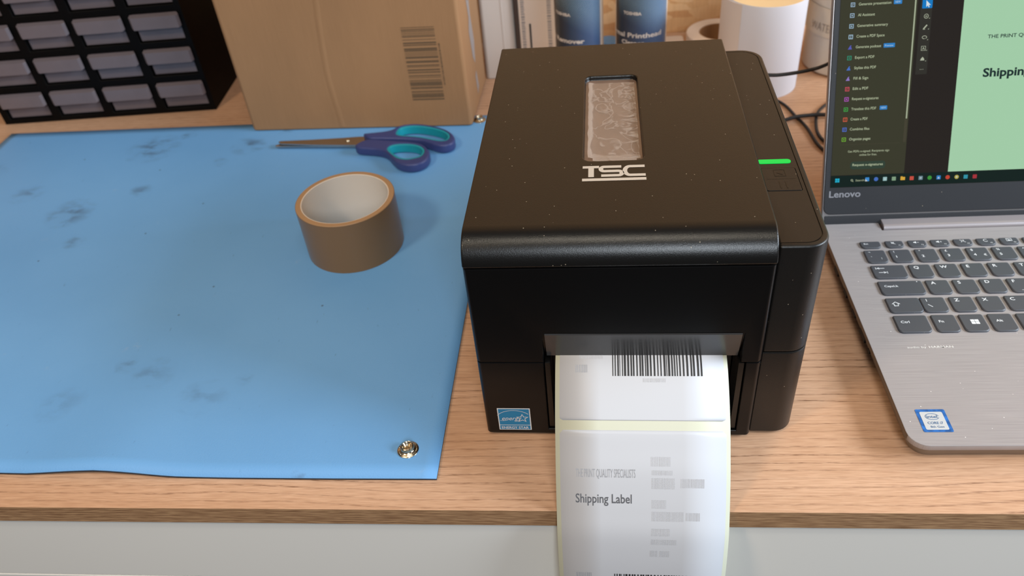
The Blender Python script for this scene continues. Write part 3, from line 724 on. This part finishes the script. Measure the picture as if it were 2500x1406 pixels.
# ================================================================== DRAWER CABINET
CA = math.atan2(.0144, .2721)
cab = thing('drawer_cabinet', 'black parts cabinet of small smoky grey drawers on the left', 'cabinet', (-.6574, .4994, 0.0004), CA)
cw, chh, cdp = .2730, .2150, .152
bm = bmesh.new(); box(0, cw, 0, cdp, 0, chh, bm)
body = link('frame', bm_mesh(bm), 'cab', cab)
cells = []
PX, PZ = .0673, .0420
for r_ in range(5):
    for c_ in range(4): cells.append((.0105+c_*PX, .0070+r_*PZ))
bmall = bmesh.new()
w_, h_ = .0526, .0318
for (cx0, cz0) in cells: box(cx0-.0012, cx0+w_+.0012, -.01, .135, cz0-.0012, cz0+h_+.0012, bmall)
cut(body, [bmall]); bevel(body, .0005, 1, 50)
proto = None
for (cx0, cz0) in cells:
    if proto is None:
        Q = .0040
        d0 = bmesh.new(); box(0, w_, Q, Q+.0018, 0, h_, d0); box(0, .0015, Q+.0018, .125, 0, h_-.004, d0); box(w_-.0015, w_, Q+.0018, .125, 0, h_-.004, d0); box(.0015, w_-.0015, Q+.0018, .125, 0, .0015, d0)
        dr = link('drawer', bm_mesh(d0), 'drawer', cab)
        # hollow handle : top slopes to an upright front lip with chamfered ends
        zt_, zf_, zb_, F = .0328, .0306, .0160, -.0062; c_ = .0028
        xs = [-.0008, -.0022, -.0022+c_, w_+.0042-c_, w_+.0042, w_+.0020]
        ys = [-.0002, F+c_, F, F, F+c_, -.0002]
        hb = bmesh.new()
        ot = [hb.verts.new((xs[k], ys[k], zt_ if k in (0, 5) else zf_)) for k in range(6)]
        ob = [hb.verts.new((xs[k], ys[k], zb_+(.0060 if k in (0, 5) else (.0015 if k in (1, 4) else 0)))) for k in range(6)]
        ins = .0012
        it = [hb.verts.new((xs[k]+(ins if k < 3 else -ins), ys[k]+(ins if k in (1, 2, 3, 4) else 0), (zt_ if k in (0, 5) else zf_)-ins)) for k in range(6)]
        ib = [hb.verts.new((xs[k]+(ins if k < 3 else -ins), ys[k]+(ins if k in (1, 2, 3, 4) else 0), ob[k].co.z)) for k in range(6)]
        hb.faces.new(ot); hb.faces.new(it[::-1])
        for k in range(5):
            hb.faces.new((ob[k], ob[k+1], ot[k+1], ot[k])); hb.faces.new((ib[k+1], ib[k], it[k], it[k+1])); hb.faces.new((ob[k+1], ob[k], ib[k], ib[k+1]))
        for k in (0, 5): hb.faces.new((ob[k], ot[k], it[k], ib[k]))
        hb.faces.new((ot[0], ot[5], it[5], it[0]))
        box(.0010, w_-.0010, -.0004, Q+.0002, zt_-.0040, zt_-.0012, hb)
        hd = link('handle', bm_mesh(hb), 'drawer', dr); bevel(hd, .0005, 2, 30)
        proto = dr; dr.location = (cx0, 0, cz0)
    else:
        dr = proto.copy(); COL.objects.link(dr); dr.parent = cab; dr.location = (cx0+random.uniform(-.0001, .0001), random.uniform(-.0003, .0009), cz0)
        hd2 = hd.copy(); COL.objects.link(hd2); hd2.parent = dr

# ================================================================== LAPTOP
lt = thing('laptop', 'open silver laptop with black keys standing right of the printer', 'laptop', (.2692, -.0228, 0), .0035)
LW, LD = .334, .2400; ZD = .0155
bs = bmesh.new()
o1 = rrect(0, LW, 0, LD, .011, 6, (.0115, .0115, .006, .006)); o0 = rrect(.004, LW-.004, .004, LD-.002, .009, 6)
v1 = [bs.verts.new((x_, y_, ZD)) for x_, y_ in o1]; v15 = [bs.verts.new((x_, y_, ZD-.0042)) for x_, y_ in o1]; v0 = [bs.verts.new((x_, y_, .0020)) for x_, y_ in o0]
nn_ = len(o1); bs.faces.new(v1); bs.faces.new(v0[::-1])
for i in range(nn_):
    j = (i+1) % nn_; bs.faces.new((v15[i], v15[j], v1[j], v1[i])); bs.faces.new((v0[i], v0[j], v15[j], v15[i]))
lb = link('base', bm_mesh(bs), 'alu', lt)
def frustum(o_top, o_bot, zt, zb):
    b_ = bmesh.new(); a = [b_.verts.new((x_, y_, zt)) for x_, y_ in o_top]; c = [b_.verts.new((x_, y_, zb)) for x_, y_ in o_bot]; n_ = len(a)
    b_.faces.new(a); b_.faces.new(c[::-1])
    for i in range(n_): b_.faces.new((c[i], c[(i+1) % n_], a[(i+1) % n_], a[i]))
    return b_
K0, K1, KY0, KY1 = .0117, LW-.0117, .0918, .2180
rec = frustum(rrect(K0-.0018, K1+.0018, KY0-.0018, KY1+.0018, .006), rrect(K0+.0018, K1-.0018, KY0+.0018, KY1-.0018, .004), ZD+.0008, ZD-.0008)
cut(lb, [rec, box(.0470, LW-.0470, .2258, .26, -.01, .03)]); bevel(lb, .0006, 2, 45)
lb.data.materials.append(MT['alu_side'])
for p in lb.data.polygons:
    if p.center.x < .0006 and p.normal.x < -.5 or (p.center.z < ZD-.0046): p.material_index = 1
for (ya, yb, za, zb) in ((.176, .186, .0060, .0100), (.150, .158, .0058, .0098), (.126, .134, .0066, .0094), (.100, .112, .0060, .0100), (.088, .092, .0068, .0090)):
    link('port', bm_mesh(box(-.0001, .0030, ya, yb, za+.0015, zb+.0015)), 'port', lt)
for fx in (.02, LW-.03):
    for fy_ in (.02, LD-.03): link('rubber_foot', bm_mesh(box(fx, fx+.012, fy_, fy_+.006, 0.0, .0024)), 'rubber', lt)
# hinge bar
hp = [(.2268, .0090), (.2266, .0150), (.2272, .0168), (.2285, .0178), (.2305, .0182), (.2400, .0185), (.2430, .0180), (.2445, .0160), (.2445, .0060), (.2300, .0060)]
hg = link('hinge_bar', bm_mesh(prism(hp, .0485, LW-.0485, T=lambda a, b_, c: (c, a, b_))), 'hinge', lt); bevel(hg, .0006, 2, 40)
# keys
ZK = ZD+.0007
def key_mesh(w_, h_):
    b_ = bmesh.new()
    def otl(ins, bulge=.0006):
        p = rrect(ins, w_-ins, ins, h_-ins, .0012, 3, (.0030, .0030, .0012, .0012))
        return [(x_, y_ - (bulge*(1-((x_-w_/2)/(w_/2))**2) if y_ < h_*.3 else 0)) for x_, y_ in p]
    a = [b_.verts.new((x_, y_, ZD-.0009)) for x_, y_ in otl(-.0001)]; c = [b_.verts.new((x_, y_, ZK-.0004)) for x_, y_ in otl(0)]; d = [b_.verts.new((x_, y_, ZK)) for x_, y_ in otl(.0005)]
    n_ = len(a); b_.faces.new(a[::-1]); b_.faces.new(d)
    for i in range(n_):
        j = (i+1) % n_; b_.faces.new((a[i], a[j], c[j], c[i])); b_.faces.new((c[i], c[j], d[j], d[i]))
    m_ = bm_mesh(b_); smooth_me(m_, 30); return m_
KM = {}
def key(x, y, w_, h_, legends=(), draw=None, lab=None):
    """x,y = left/top in mm, size in mm; legends = (text, dx from left, baseline from top, cap height, bold)"""
    k = (round(w_, 2), round(h_, 2))
    if k not in KM: KM[k] = key_mesh(w_/1000, h_/1000)
    o = link('key', KM[k], None, lt) if KM[k].materials else link('key', KM[k], 'key', lt)
    o.location = (x/1000, (y-h_)/1000, 0)
    p = Print()
    for (t_, dx_, dy_, h__, bd_) in legends: p.text(t_, dx_, h_-dy_, None, h__, bd_, 0, 1.12)
    if draw: draw(p, w_, h_)
    if p.v: p.build('key_legend', 'legend', o, lambda a, b_: (a/1000, b_/1000, ZK+.00008))
    return o
def speaker(p, x, y, extra=''):
    p.poly([(x, y), (x+1, y), (x+2.1, y+.9), (x+2.1, y-2.0), (x+1, y-1.1), (x, y-1.1)])
    if extra == 'x': p.stroke([(x-.2, y+1), (x+3, y-2.2)], .3)
    if extra == '-': p.rect(x+2.8, x+4.2, y-.75, y-.4)
    if extra == '+': p.rect(x+2.8, x+4.4, y-.75, y-.4).rect(x+3.45, x+3.8, y-1.4, y+.25)
RowF = 209.8; hF = 8.2
def fkey(i, name, dr=None):
    def d(p, w_, h_):
        if dr: dr(p)
        p.text(name, w_-4.2, 1.3, None, 1.35, 0)
    key(43.8+17.66*(i-1), RowF, 13.9, hF, (), d)
key(24.3, RowF, 15.6, hF, (('Esc', 2.6, 4.2, 1.8, .01),))
fkey(1, 'F1', lambda p: speaker(p, 4.6, 5.6, 'x')); fkey(2, 'F2', lambda p: speaker(p, 4.2, 5.6, '-')); fkey(3, 'F3', lambda p: speaker(p, 4.2, 5.6, '+'))
fkey(4, 'F4', lambda p: p.stroke([(5, 6.6), (9, 3.6)], .4).stroke([(5.4, 3.8), (8.2, 6.6)], .5).disc(7.2, 5.4, .9))
fkey(5, 'F5', lambda p: p.ring(6.8, 5.1, 1.5, 1.5, .4, 16, 40, 330))
fkey(6, 'F6', lambda p: p.stroke([(5, 6.7), (9, 6.7), (9, 3.7), (5, 3.7)], .35, True).stroke([(5.5, 6.2), (8.4, 4.2)], .3).rect(6.2, 8.3, 4.1, 5.0))
for i in (7, 8, 9, 10, 11, 12): fkey(i, 'F%d' % i)
kw, kh = 15.9, 15.6; PT = 19.55
def two(a, b_, c=None):
    L = [(a, 3.2, 4.3, 2.5, .005), (b_, 3.6, 10.5, 2.8, .012)]
    if c: L.append((c, 11.0, 10.8, 2.4, .01))
    return L
Rn = 198.0
key(24.2, Rn, 15.9, kh, ((u'\u00ac', 3.0, 3.6, 2.0, .01), ('`', 3.6, 10.6, 2.6, .01), ('|', 11.2, 11.6, 1.8, 0)))
for i, (a, b_, c) in enumerate([('!', '1', None), ('"', '2', None), (u'\u00a3', '3', None), ('$', '4', u'\u20ac'), ('%', '5', None), ('^', '6', None), ('&', '7', None), ('*', '8', None), ('(', '9', None), (')', '0', None), ('_', '-', None), ('+', '=', None)]):
    key(43.5+PT*i, Rn, kw, kh, two(a, b_, c))
key(278.5, Rn, 29, kh, (('Backspace', 3, 9, 2.2, 0),))
Rt = 178.4
def tabd(p, w_, h_):
    p.rect(5.0, 9.6, 11.3, 11.8).poly([(3.4, 11.55), (5.8, 12.7), (5.8, 10.4)]).rect(2.9, 3.3, 10.3, 12.8)
    p.rect(4.2, 8.6, 6.2, 6.7).poly([(10.2, 6.45), (7.8, 7.6), (7.8, 5.3)]).rect(10.4, 10.8, 5.2, 7.7)
key(24.1, Rt, 25.0, kh, (), tabd)
for i, ch in enumerate('QWERTYUIOP[]'): key(52.4+PT*i, Rt, 16.1, kh, ((ch, 3.4, 5.4, 3.2, .012),))
key(287, Rt, 20.5, kh+0, ())
Ra = 158.8
def dot(p, w_, h_): p.disc(w_-3.4, h_-1.6, .45)
key(23.9, Ra, 32.1, kh, (('CapsLk', 3.6, 7.2, 2.2, .012),), dot)
for i, ch in enumerate('ASDFGHJKL;\'#'): key(58.8+PT*i, Ra, 16.3, kh, ((ch, 3.4, 5.0, 3.2, .012),), (lambda p, w_, h_: p.rect(6.5, 9.5, 1.6, 1.85)) if ch in 'FJ' else None)
Rs = 139.0
def shiftd(p, w_, h_): p.stroke([(3.2, 8.8), (6.0, 11.2), (8.8, 8.8), (7.4, 8.8), (7.4, 6.9), (4.6, 6.9), (4.6, 8.8)], .5, True)
key(23.8, Rs, 23.9, 16.0, (), shiftd)
def bsd(p, w_, h_): p.rect(4.0, 4.45, 11.0, 13.8).stroke([(4.0, 7.8), (6.6, 5.0)], .5)
key(48.3, Rs, 17.2, 16.0, (), bsd)
for i, ch in enumerate('ZXCVBNM,./'): key(68.9+PT*i, Rs, 16.3, 16.0, ((ch, 3.4, 5.4, 3.2, .012),))
key(265, Rs, 42.5, 16.0, ())
Rc = 119.4
key(23.7, Rc, 22.9, 17.6, (('Ctrl', 3.6, 8.4, 2.5, .012),))
key(49.9, Rc, 16.2, 17.6, (('Fn', 3.8, 8.4, 2.5, .012),))
def wind(p, w_, h_):
    for a in (0, 1):
        for b_ in (0, 1):
            x_ = 6.4+a*2.9; y_ = 7.0+b_*2.5; p.poly([(x_, y_), (x_+2.6, y_-.1+.05*b_), (x_+2.6, y_+2.2), (x_, y_+2.15)])
key(69.0, Rc, 16.6, 17.6, (), wind)
key(88.8, Rc, 16.3, 17.6, (('Alt', 3.9, 8.6, 2.4, .012),))
key(108.4, Rc, 92.0, 17.6, ())
for i, t_ in enumerate(('AltGr', 'PrtSc', 'Ctrl')): key(203.6+19.6*i, Rc, 16.3, 17.6, ((t_, 2, 8.4, 2.2, 0),))
# audio print + processor sticker
Print().text('audio by', 24.0, 85.8, 12.8, 1.9, 0).text('HARMAN', 38.6, 85.8, 16.2, 2.1, .004).build('audio_print', 'faint', lt, plane_T('xy', ZD+.00012))
pst = Print().rect(10.8, 29.0, 10.8, 29.6, 1.0).build('processor_sticker', mat('sticker_blue_foil', srgb(40, 112, 196), .25, .3, vary=(250, .45)), lt, plane_T('xy', ZD+.00015))
pst['label'] = 'square processor sticker with blue border'
Print().rect(12.9, 26.9, 12.6, 27.4, 1.0).build('sticker_centre', mat('sticker_silver', srgb(206, 212, 216), .35, .2), pst, plane_T('xy', ZD+.00025))
ip = Print().ring(19.7, 23.3, 4.1, 2.5, .32, 28, 10, 340).text('intel', 16.4, 22.2, 6.4, 2.4, .008)
ip.text('CORE i7', 15.4, 17.2, 9.4, 2.0, .008).text('8th Gen', 16.2, 14.2, 8.2, 1.7, 0)
ip.build('sticker_text', mat('sticker_navy_print', srgb(60, 104, 150), .5), pst, plane_T('xy', ZD+.00035))
# lid
TILT = math.radians(24.5); H0 = Vector((0, .235, .0155)); UPV = Vector((0, math.sin(TILT), math.cos(TILT))); NV = Vector((0, -math.cos(TILT), math.sin(TILT)))
def LP(a, b_, n=0.0): return H0+Vector((a, 0, 0))+UPV*b_+NV*n
def lid_prism(o, n0, n1): return prism(o, n0, n1, T=lambda x_, y_, z_: tuple(LP(x_, y_, z_)))
sh = link('lid_shell', bm_mesh(lid_prism(rrect(0, LW-.0005, .0005, .2310, .007), -.0068, -.0012)), 'alu_smooth', lt); bevel(sh, .0012, 3, 40)
lh = link('lid_lower_edge', bm_mesh(lid_prism([(.002, -.0012), (LW-.0025, -.0012), (LW-.0025, .0080), (.002, .0080)], -.0060, -.0009)), 'bezel', lt); bevel(lh, .0010, 2, 40)
bz = link('bezel', bm_mesh(lid_prism(rrect(.0012, LW-.0017, .0088, .2300, .006), -.0018, 0)), 'bezel', lt); bevel(bz, .0007, 2, 40)
def LTm(n): return lambda a, b_: tuple(LP(a/1000, b_/1000, n))
disp = Print().rect(5.5, 328, 31.8, 213.2).build('display', emit('screen_dark', srgb(40, 34, 30), .8), lt, LTm(.00012)); disp['label'] = 'lit screen showing a document app'
Print().text('Lenovo', 5.0, 23.6, 25.4, 5.6, .02).build('maker_name', 'grey_logo', bz, LTm(.00012))
def sp(name, pr_, col, n, s_=1.0): return pr_.build(name, emit(name+'_glow', srgb(*col), s_), disp, LTm(n))
sp('side_panel', Print().rect(5.6, 63.9, 42.0, 213), (58, 58, 42), .00020, .9)
sp('task_bar', Print().rect(5.6, 328, 32.0, 41.6), (14, 34, 30), .00021, .8)
sp('document_page', Print().rect(98.4, 230, 41.8, 213), (160, 202, 166), .00022, 1.0)
sp('tool_strip', Print().rect(66.2, 75.0, 120.5, 213), (52, 50, 44), .00023, .8)
sp('scroll_bar', Print().rect(61.7, 62.8, 86.3, 213), (168, 178, 150), .00026, .9)
sp('scroll_track', Print().rect(61.0, 63.2, 67.4, 86.0).rect(11.4, 58.6, 66.9, 67.2), (84, 80, 62), .00025, .6)
sp('button_shape', Print().rect(20.5, 48.5, 46.6, 53.0, 2.5), (50, 66, 54), .00025, .9)
tx = Print(); items = ['Generate presentation', 'AI Assistant', 'Generative summary', 'Create a PDF Space', 'Generate podcast', 'Export a PDF', 'Stylize this PDF', 'Fill & Sign', 'Edit a PDF', 'Request e-signatures', 'Translate this PDF', 'Create a PDF', 'Combine files', 'Organize pages']
wid = [24.6, 12.8, 23.3, 21.4, 19.5, 14.9, 16.8, 11.4, 12.0, 20.6, 19.4, 13.4, 15.4, 16.8]
for i, (t_, w_) in enumerate(zip(items, wid)): tx.text(t_, 19.35-.075*i, 175.4-8.066*i, w_, 2.15, .006)
tx.text('Get PDFs e-signed. Recipients sign', 18.0, 60.6, 32.8, 1.8).text('online for free.', 27.3, 57.6, 13.9, 1.8).text('Request e-signatures', 22.3, 49.3, 24.2, 2.1, .01)
tx.text('Search', 25.6, 36.6, 7.0, 1.6)
tx.ring(22.6, 37.6, .75, .75, .3, 12).stroke([(23.1, 37.0), (23.8, 36.3)], .35)
sp('menu_text', tx, (178, 188, 156), .0003, 1.0)
bd_ = Print().rect(45.8, 52.0, 174.9, 178.4, .4).rect(40.4, 49.0, 142.5, 145.8, .4).rect(40.8, 46.6, 94.2, 97.4, .4)
sp('blue_badge', bd_, (44, 124, 190), .00028, 1.0)
sp('badge_text', Print().text('NEW', 46.9, 175.8, 4.0, 1.6).text('Preview', 41.4, 143.4, 6.4, 1.5).text('NEW', 41.7, 95.1, 4.0, 1.5), (190, 214, 230), .00034, .9)
icol = [(150, 176, 196), (150, 176, 196), (150, 180, 200), (160, 190, 210), (84, 88, 176), (40, 142, 112), (70, 110, 190), (140, 116, 190), (200, 74, 90), (176, 84, 186), (60, 160, 70), (206, 90, 66), (80, 110, 200), (110, 170, 50)]
for i, c_ in enumerate(icol):
    p = Print(); x_ = 14.9-.06*i; y_ = 176.2-8.066*i
    k = i % 4
    if i in (4, 6, 7): p.poly([(x_-1.7, y_-1.5), (x_+1.5, y_-1.5), (x_+.6, y_+1.0), (x_+1.2, y_+1.6), (x_+.2, y_+1.6)])
    else:
        p.stroke([(x_-1.4, y_-1.4), (x_+1.4, y_-1.4), (x_+1.4, y_+1.4), (x_-1.4, y_+1.4)], .5, True)
        if k == 0: p.rect(x_-.8, x_+.8, y_+.2, y_+.6).rect(x_-.8, x_+.3, y_-.7, y_-.3)
        elif k == 1: p.disc(x_, y_, .55)
        elif k == 2: p.poly([(x_-.7, y_-.8), (x_+.8, y_-.2), (x_-.3, y_+.9)])
        else: p.rect(x_-.2, x_+.2, y_-1.2, y_+1.2)
    sp('menu_icon', p, c_, .0003, 1.0)
ti = Print()
for i in range(1, 7):
    x_, y_ = 71.1-.05*i, 172.6-8.05*i
    if i == 1: ti.ring(x_, y_, 1.6, 1.6, .35, 18).rect(x_-.8, x_+.8, y_+.1, y_+.4).rect(x_-.8, x_+.8, y_-.6, y_-.3)
    elif i == 2: ti.stroke([(x_-1.4, y_-1.5), (x_+1.2, y_+1.5)], 1.0).rect(x_-1.8, x_, y_-1.9, y_-1.6)
    elif i == 3: ti.ring(x_, y_+.3, 1.7, 1.1, .4, 18, -60, 280)
    elif i == 4: ti.stroke([(x_-1.6, y_-1.6), (x_+1.6, y_-1.6), (x_+1.6, y_+1.6), (x_-1.6, y_+1.6)], .3, True).text('A', x_-.9, y_-.9, 1.9, 1.9, .01)
    elif i == 5: ti.poly([(x_-1.7, y_-1.2), (x_+1.5, y_-1.2), (x_+1.2, y_+.2), (x_, y_+1.6), (x_-1.2, y_+.2)])
    else:
        for q in (-1.1, 0, 1.1): ti.disc(x_+q, y_, .25, n=8)
    if i < 6: ti.poly([(x_+2.0, y_-1.9), (x_+2.8, y_-1.9), (x_+2.8, y_-1.1)])
sp('tool_icon', ti, (176, 182, 160), .0003, .9)
sp('selected_tool', Print().rect(67.4, 75.0, 170.4, 178.6, .6), (14, 118, 190), .00028, 1.0)
sp('cursor_arrow', Print().poly([(70.2, 176.4), (70.4, 171.4), (71.5, 172.5), (72.3, 171.0), (72.9, 171.4), (72.2, 172.8), (73.7, 172.8)]), (220, 230, 235), .00034, .9)
sp('page_heading', Print().text('THE PRINT QUALITY SPECIALISTS', 118.6, 145.4, 66, 2.85, .014), (28, 50, 50), .0003, .8)
sp('page_title', Print().text('Shipping Label', 117.8, 116.3, 61, 6.6, .03), (28, 50, 50), .0003, .8)
tcol = [(40, 150, 190), (60, 140, 210), (70, 110, 190), (150, 190, 190), (130, 160, 130), (220, 170, 60), (200, 80, 66), (110, 140, 150), (60, 150, 60), (50, 130, 200), (200, 70, 50), (180, 170, 80), (50, 150, 170), (170, 50, 60)]
sp('start_icon', Print().rect(9.2, 10.8, 37.9, 39.4).rect(11.0, 12.6, 37.9, 39.4).rect(9.2, 10.8, 36.2, 37.7).rect(11.0, 12.6, 36.2, 37.7), (30, 170, 200), .0003, 1.0)
for i in range(13):
    x_ = 34.9+7.08*i; y_ = 37.9-.07*i; p = Print()
    if i in (1, 7, 9, 10): p.disc(x_, y_, 1.7)
    elif i == 4: p.rect(x_-1.8, x_+1.8, y_-1.4, y_+1.2, .2).rect(x_-1.8, x_-.2, y_+1.2, y_+1.7)
    else: p.rect(x_-1.6, x_+1.6, y_-1.6, y_+1.6, .3)
    sp('task_icon', p, tcol[i+1] if i < 12 else tcol[-1], .0003, .9)
    q = Print()
    if i in (10,): q.disc(x_, y_, .6)
    elif i == 6: q.rect(x_-.9, x_+.9, y_-.2, y_+.2).rect(x_-.2, x_+.2, y_-.9, y_+.9)
    elif i == 2: q.rect(x_-.9, x_+.9, y_-.9, y_-.5).rect(x_-.9, x_+.9, y_+.2, y_+.6)
    elif i == 0: q.poly([(x_-1.6, y_-1.6), (x_+.4, y_-1.6), (x_-1.6, y_+.4)])
    elif i == 8: q.poly([(x_-.9, y_-.9), (x_+.9, y_-.9), (x_, y_+.7)])
    if q.v: sp('icon_mark', q, (214, 222, 226), .00036, .8)

# ================================================================== LABEL ROLL (back)
rl = thing('label_roll', 'large white roll of blank labels standing behind the printer', 'roll', (.2683, .516, .0002))
link('paper', bm_mesh(lathe([(.0200, 0), (.0418, 0), (.0420, .0008), (.0420, .1032), (.0416, .104)], 96), smooth=40), 'paper_roll', rl)
link('paper_edge', bm_mesh(lathe([(.0416, .1040), (.0200, .1042), (.0200, .0)], 96), smooth=40), 'roll_top', rl)
link('core', bm_mesh(lathe([(.0188, .0), (.0199, 0), (.0199, .1046), (.0188, .1046), (.0188, 0)], 64), smooth=40), 'core', rl)
# loose tail sheet hanging off the left side
tb = bmesh.new(); rows = []
for i in range(9):
    a = math.radians(-100-4*i) ; 
    rr = .0424+.00035*i
    x_, y_ = rr*math.cos(math.radians(222-5.5*i)), rr*math.sin(math.radians(222-5.5*i)); rows.append((x_-.0010*i*.4, y_))
for x_, y_ in rows: pass
vv = [[tb.verts.new((x_, y_, z_)) for z_ in (.001, .1035)] for x_, y_ in rows]
for a, b_ in zip(vv, vv[1:]): tb.faces.new((a[0], b_[0], b_[1], a[1]))
o = link('loose_end', bm_mesh(tb), 'white_pl', rl); md = o.modifiers.new('s', 'SOLIDIFY'); md.thickness = .0003; apply_mods(o); smooth_me(o.data, 50)

# ================================================================== FROSTED TUB
tu = thing('plastic_tub', 'frosted plastic tub with pencilled writing, half hidden behind the laptop screen', 'tub', (.378, .560, .0002))
link('tub_wall', bm_mesh(lathe([(.0001, 0), (.046, 0), (.050, .003), (.0525, .12), (.0515, .12), (.049, .004), (.0001, .0015)], 72), smooth=40), 'tub', tu)
link('contents', bm_mesh(lathe([(.0001, .0022), (.0475, .0045), (.0486, .045), (.0001, .047)], 48), smooth=40), 'tub_content', tu)
link('tub_label', bm_mesh(lathe([(.0520, .046), (.0526, .0782)], 72), smooth=40), mat('tub_paper_band', srgb(206, 194, 176), .7), tu)
wt_ = Print(); wt_.text('WATER', -73, 52, 34, 9.5, -.01)
def cyT(r_, k=57.3):
    def f(x_, y_): a = math.radians(x_); return (r_*math.sin(a), -r_*math.cos(a), y_/1000)
    return f
wt_.build('handwriting', 'pen', tu, cyT(.0530))

# ================================================================== CLEANER BOTTLES
def bottle(c, r_, lab, texts, dark):
    t_ = thing('cleaner_bottle', lab, 'bottle', (c[0], c[1], .0002), 0, 'cleaner bottles behind the printer')
    link('bottle_body', bm_mesh(lathe([(.0001, 0), (r_-.003, 0), (r_, .003), (r_, .150), (r_-.006, .164), (.011, .172), (.011, .180), (.0001, .180)], 72), smooth=40), 'bottle_white', t_)
    lbm = bmesh.new(); N = 48; a0, a1 = math.radians(dark[1]), math.radians(dark[2]); prev = None
    for i in range(N+1):
        a = a0+(a1-a0)*i/N; cur = [lbm.verts.new(((r_+.0003)*math.sin(a), -(r_+.0003)*math.cos(a), z_)) for z_ in (.018, .140)]
        if prev: lbm.faces.new((prev[0], cur[0], cur[1], prev[1]))
        prev = cur
    link('bottle_label', bm_mesh(lbm, smooth=60), 'blabel', t_)
    for s_, xa, xb, y_, h_, b_ in texts: Print().text(s_, xa, y_, xb-xa, h_, b_).build('label_text', 'btext', t_, cyT(r_+.0005))
    link('cap', bm_mesh(lathe([(.0125, .1735), (.0125, .196), (.011, .198), (.0001, .198)], 40), smooth=40), 'bottle_white', t_)
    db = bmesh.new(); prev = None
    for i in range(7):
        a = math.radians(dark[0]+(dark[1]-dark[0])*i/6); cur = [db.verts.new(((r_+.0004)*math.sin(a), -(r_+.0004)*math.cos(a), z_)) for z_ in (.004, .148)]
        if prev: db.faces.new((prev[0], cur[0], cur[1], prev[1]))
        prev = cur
    link('painted_shade_strip', bm_mesh(db, smooth=60), 'painted_shade', t_)  # shading left of the label, painted on as a dark strip
bottle((.0655, .560), .0278, 'blue labelled cleaner bottle reading Remover, left of the two bottles', [('TOSHIBA', -70, -20, 83.4, 3.4, .04), ('Label Remover', -120, 11, 52.0, 5.4, .03)], (-90, -72, 58))
bottle((.1365, .555), .0292, 'blue labelled cleaner bottle reading Printhead, right of the two bottles', [('TOSHIBA', -45, -3, 83.6, 3.4, .04), ('Thermal Printhead', -112, 46, 57.4, 5.6, .02), ('Cleaner', -50, 4, 49.0, 4.8, .03)], (-76, -64, 68))

# ================================================================== CARTONS, TAPE ROLL, SMALL BITS
ct = thing('tall_carton', 'plain tall white carton with rounded edges beside the cardboard box', 'box', (-.0515, .562, .0002), .03)
o = link('carton_body', bm_mesh(prism(rrect(0, .0405, 0, .060, .005, 5), 0, .19)), 'carton', ct); bevel(o, .001, 2, 40)
o = link('carton_flap', bm_mesh(box(.0255, .0268, -.0006, .001, .003, .187)), 'carton', ct)
c2 = thing('printed_carton', 'white carton with barcode strips standing left of the bottles', 'box', (-.0095, .560, .0002), -.02)
o = link('carton_body', bm_mesh(box(0, .0465, 0, .070, 0, .185)), mat('ivory_carton', srgb(222, 200, 180), .6), c2); bevel(o, .0008, 2, 40)
link('painted_shade_side', bm_mesh(box(-.0006, .0045, -.0007, .069, .002, .184)), 'painted_shade', c2)  # shaded left side of the carton, put in as a dark slab
q = Print(); r = random.Random(9); z = 30
while z < 170:
    h_ = r.uniform(1.2, 3.6); q.rect(7.0, 11.5-r.uniform(0, .8), z, z+h_*.6); q.rect(37.5, 42.2, z, z+h_*.55); z += h_
q.build('barcode_print', 'ink_grey', c2, plane_T('xz', -.0003))
Print().rect(15.8, 18.0, 20, 68).build('black_mark', 'ink', c2, plane_T('xz', -.0003))

tr = thing('masking_tape_roll', 'small white tape roll lying flat between bottle and label roll', 'tape', (.238, .612, .0002))
link('tape_ring', bm_mesh(lathe([(.0260, 0), (.0410, 0), (.0415, .001), (.0415, .0235), (.0405, .0245), (.0265, .0245), (.0260, .0235), (.0260, 0)], 64), smooth=40), 'white_pl', tr)
link('inner_core', bm_mesh(lathe([(.0245, 0), (.0259, 0), (.0259, .0240), (.0245, .0240), (.0245, 0)], 64), smooth=40), 'core', tr)
o = link('white_tray', bm_mesh(prism(rrect(.150, .196, .600, .645, .004), .0003, .0085)), 'white_pl'); bevel(o, .001, 2, 40); tag(o, 'thin white plastic tray on the desk right behind the printer', 'tray')
o = link('blue_cap', bm_mesh(lathe([(.0001, .0003), (.0130, .0003), (.0135, .002), (.0135, .016), (.0125, .0175), (.0001, .018)], 40, (.1010, .622)), smooth=40), 'blue_cap'); tag(o, 'round blue plastic cap on the desk between the two bottles', 'cap')

# ================================================================== CABLES
def cable(name, pts, r_, lab):
    o = link(name, bm_mesh(tube(catmull(pts, 10), r_, 10), smooth=80), 'cable'); tag(o, lab, 'cable'); return o
cable('power_cable', [(.150, .300, .060), (.185, .335, .080), (.2265, .360, .0832), (.2518, .360, .0837), (.2665, .360, .0850), (.281, .360, .0874), (.294, .360, .0916), (.330, .372, .102), (.42, .42, .08), (.50, .50, .0020)], .0017, 'black cable hanging in the air between printer and laptop screen')
cable('thin_cable', [(.190, .560, .0016), (.2450, .500, .0016), (.2827, .4666, .0016), (.2945, .4277, .0016), (.300, .405, .0016), (.306, .360, .0016), (.330, .330, .0016), (.370, .330, .0016)], .0015, 'thin grey-black cord running diagonally over the desk behind printer')
cable('usb_cable', [(.200, .395, .0022), (.245, .410, .0026), (.2735, .416, .0040), (.2910, .4215, .0056), (.305, .4245, .0052), (.318, .4255, .0048), (.350, .423, .0040), (.42, .41, .0020)], .0021, 'thicker black cable crossing the desk toward the laptop back')
cable('looped_cable', [(.350, .470, .0017), (.329, .452, .0017), (.3165, .433, .0017), (.3100, .408, .0017), (.3085, .388, .0017), (.3135, .372, .0017), (.330, .362, .0017), (.360, .360, .0017)], .0016, 'curved black cable loop on the desk beside laptop screen')
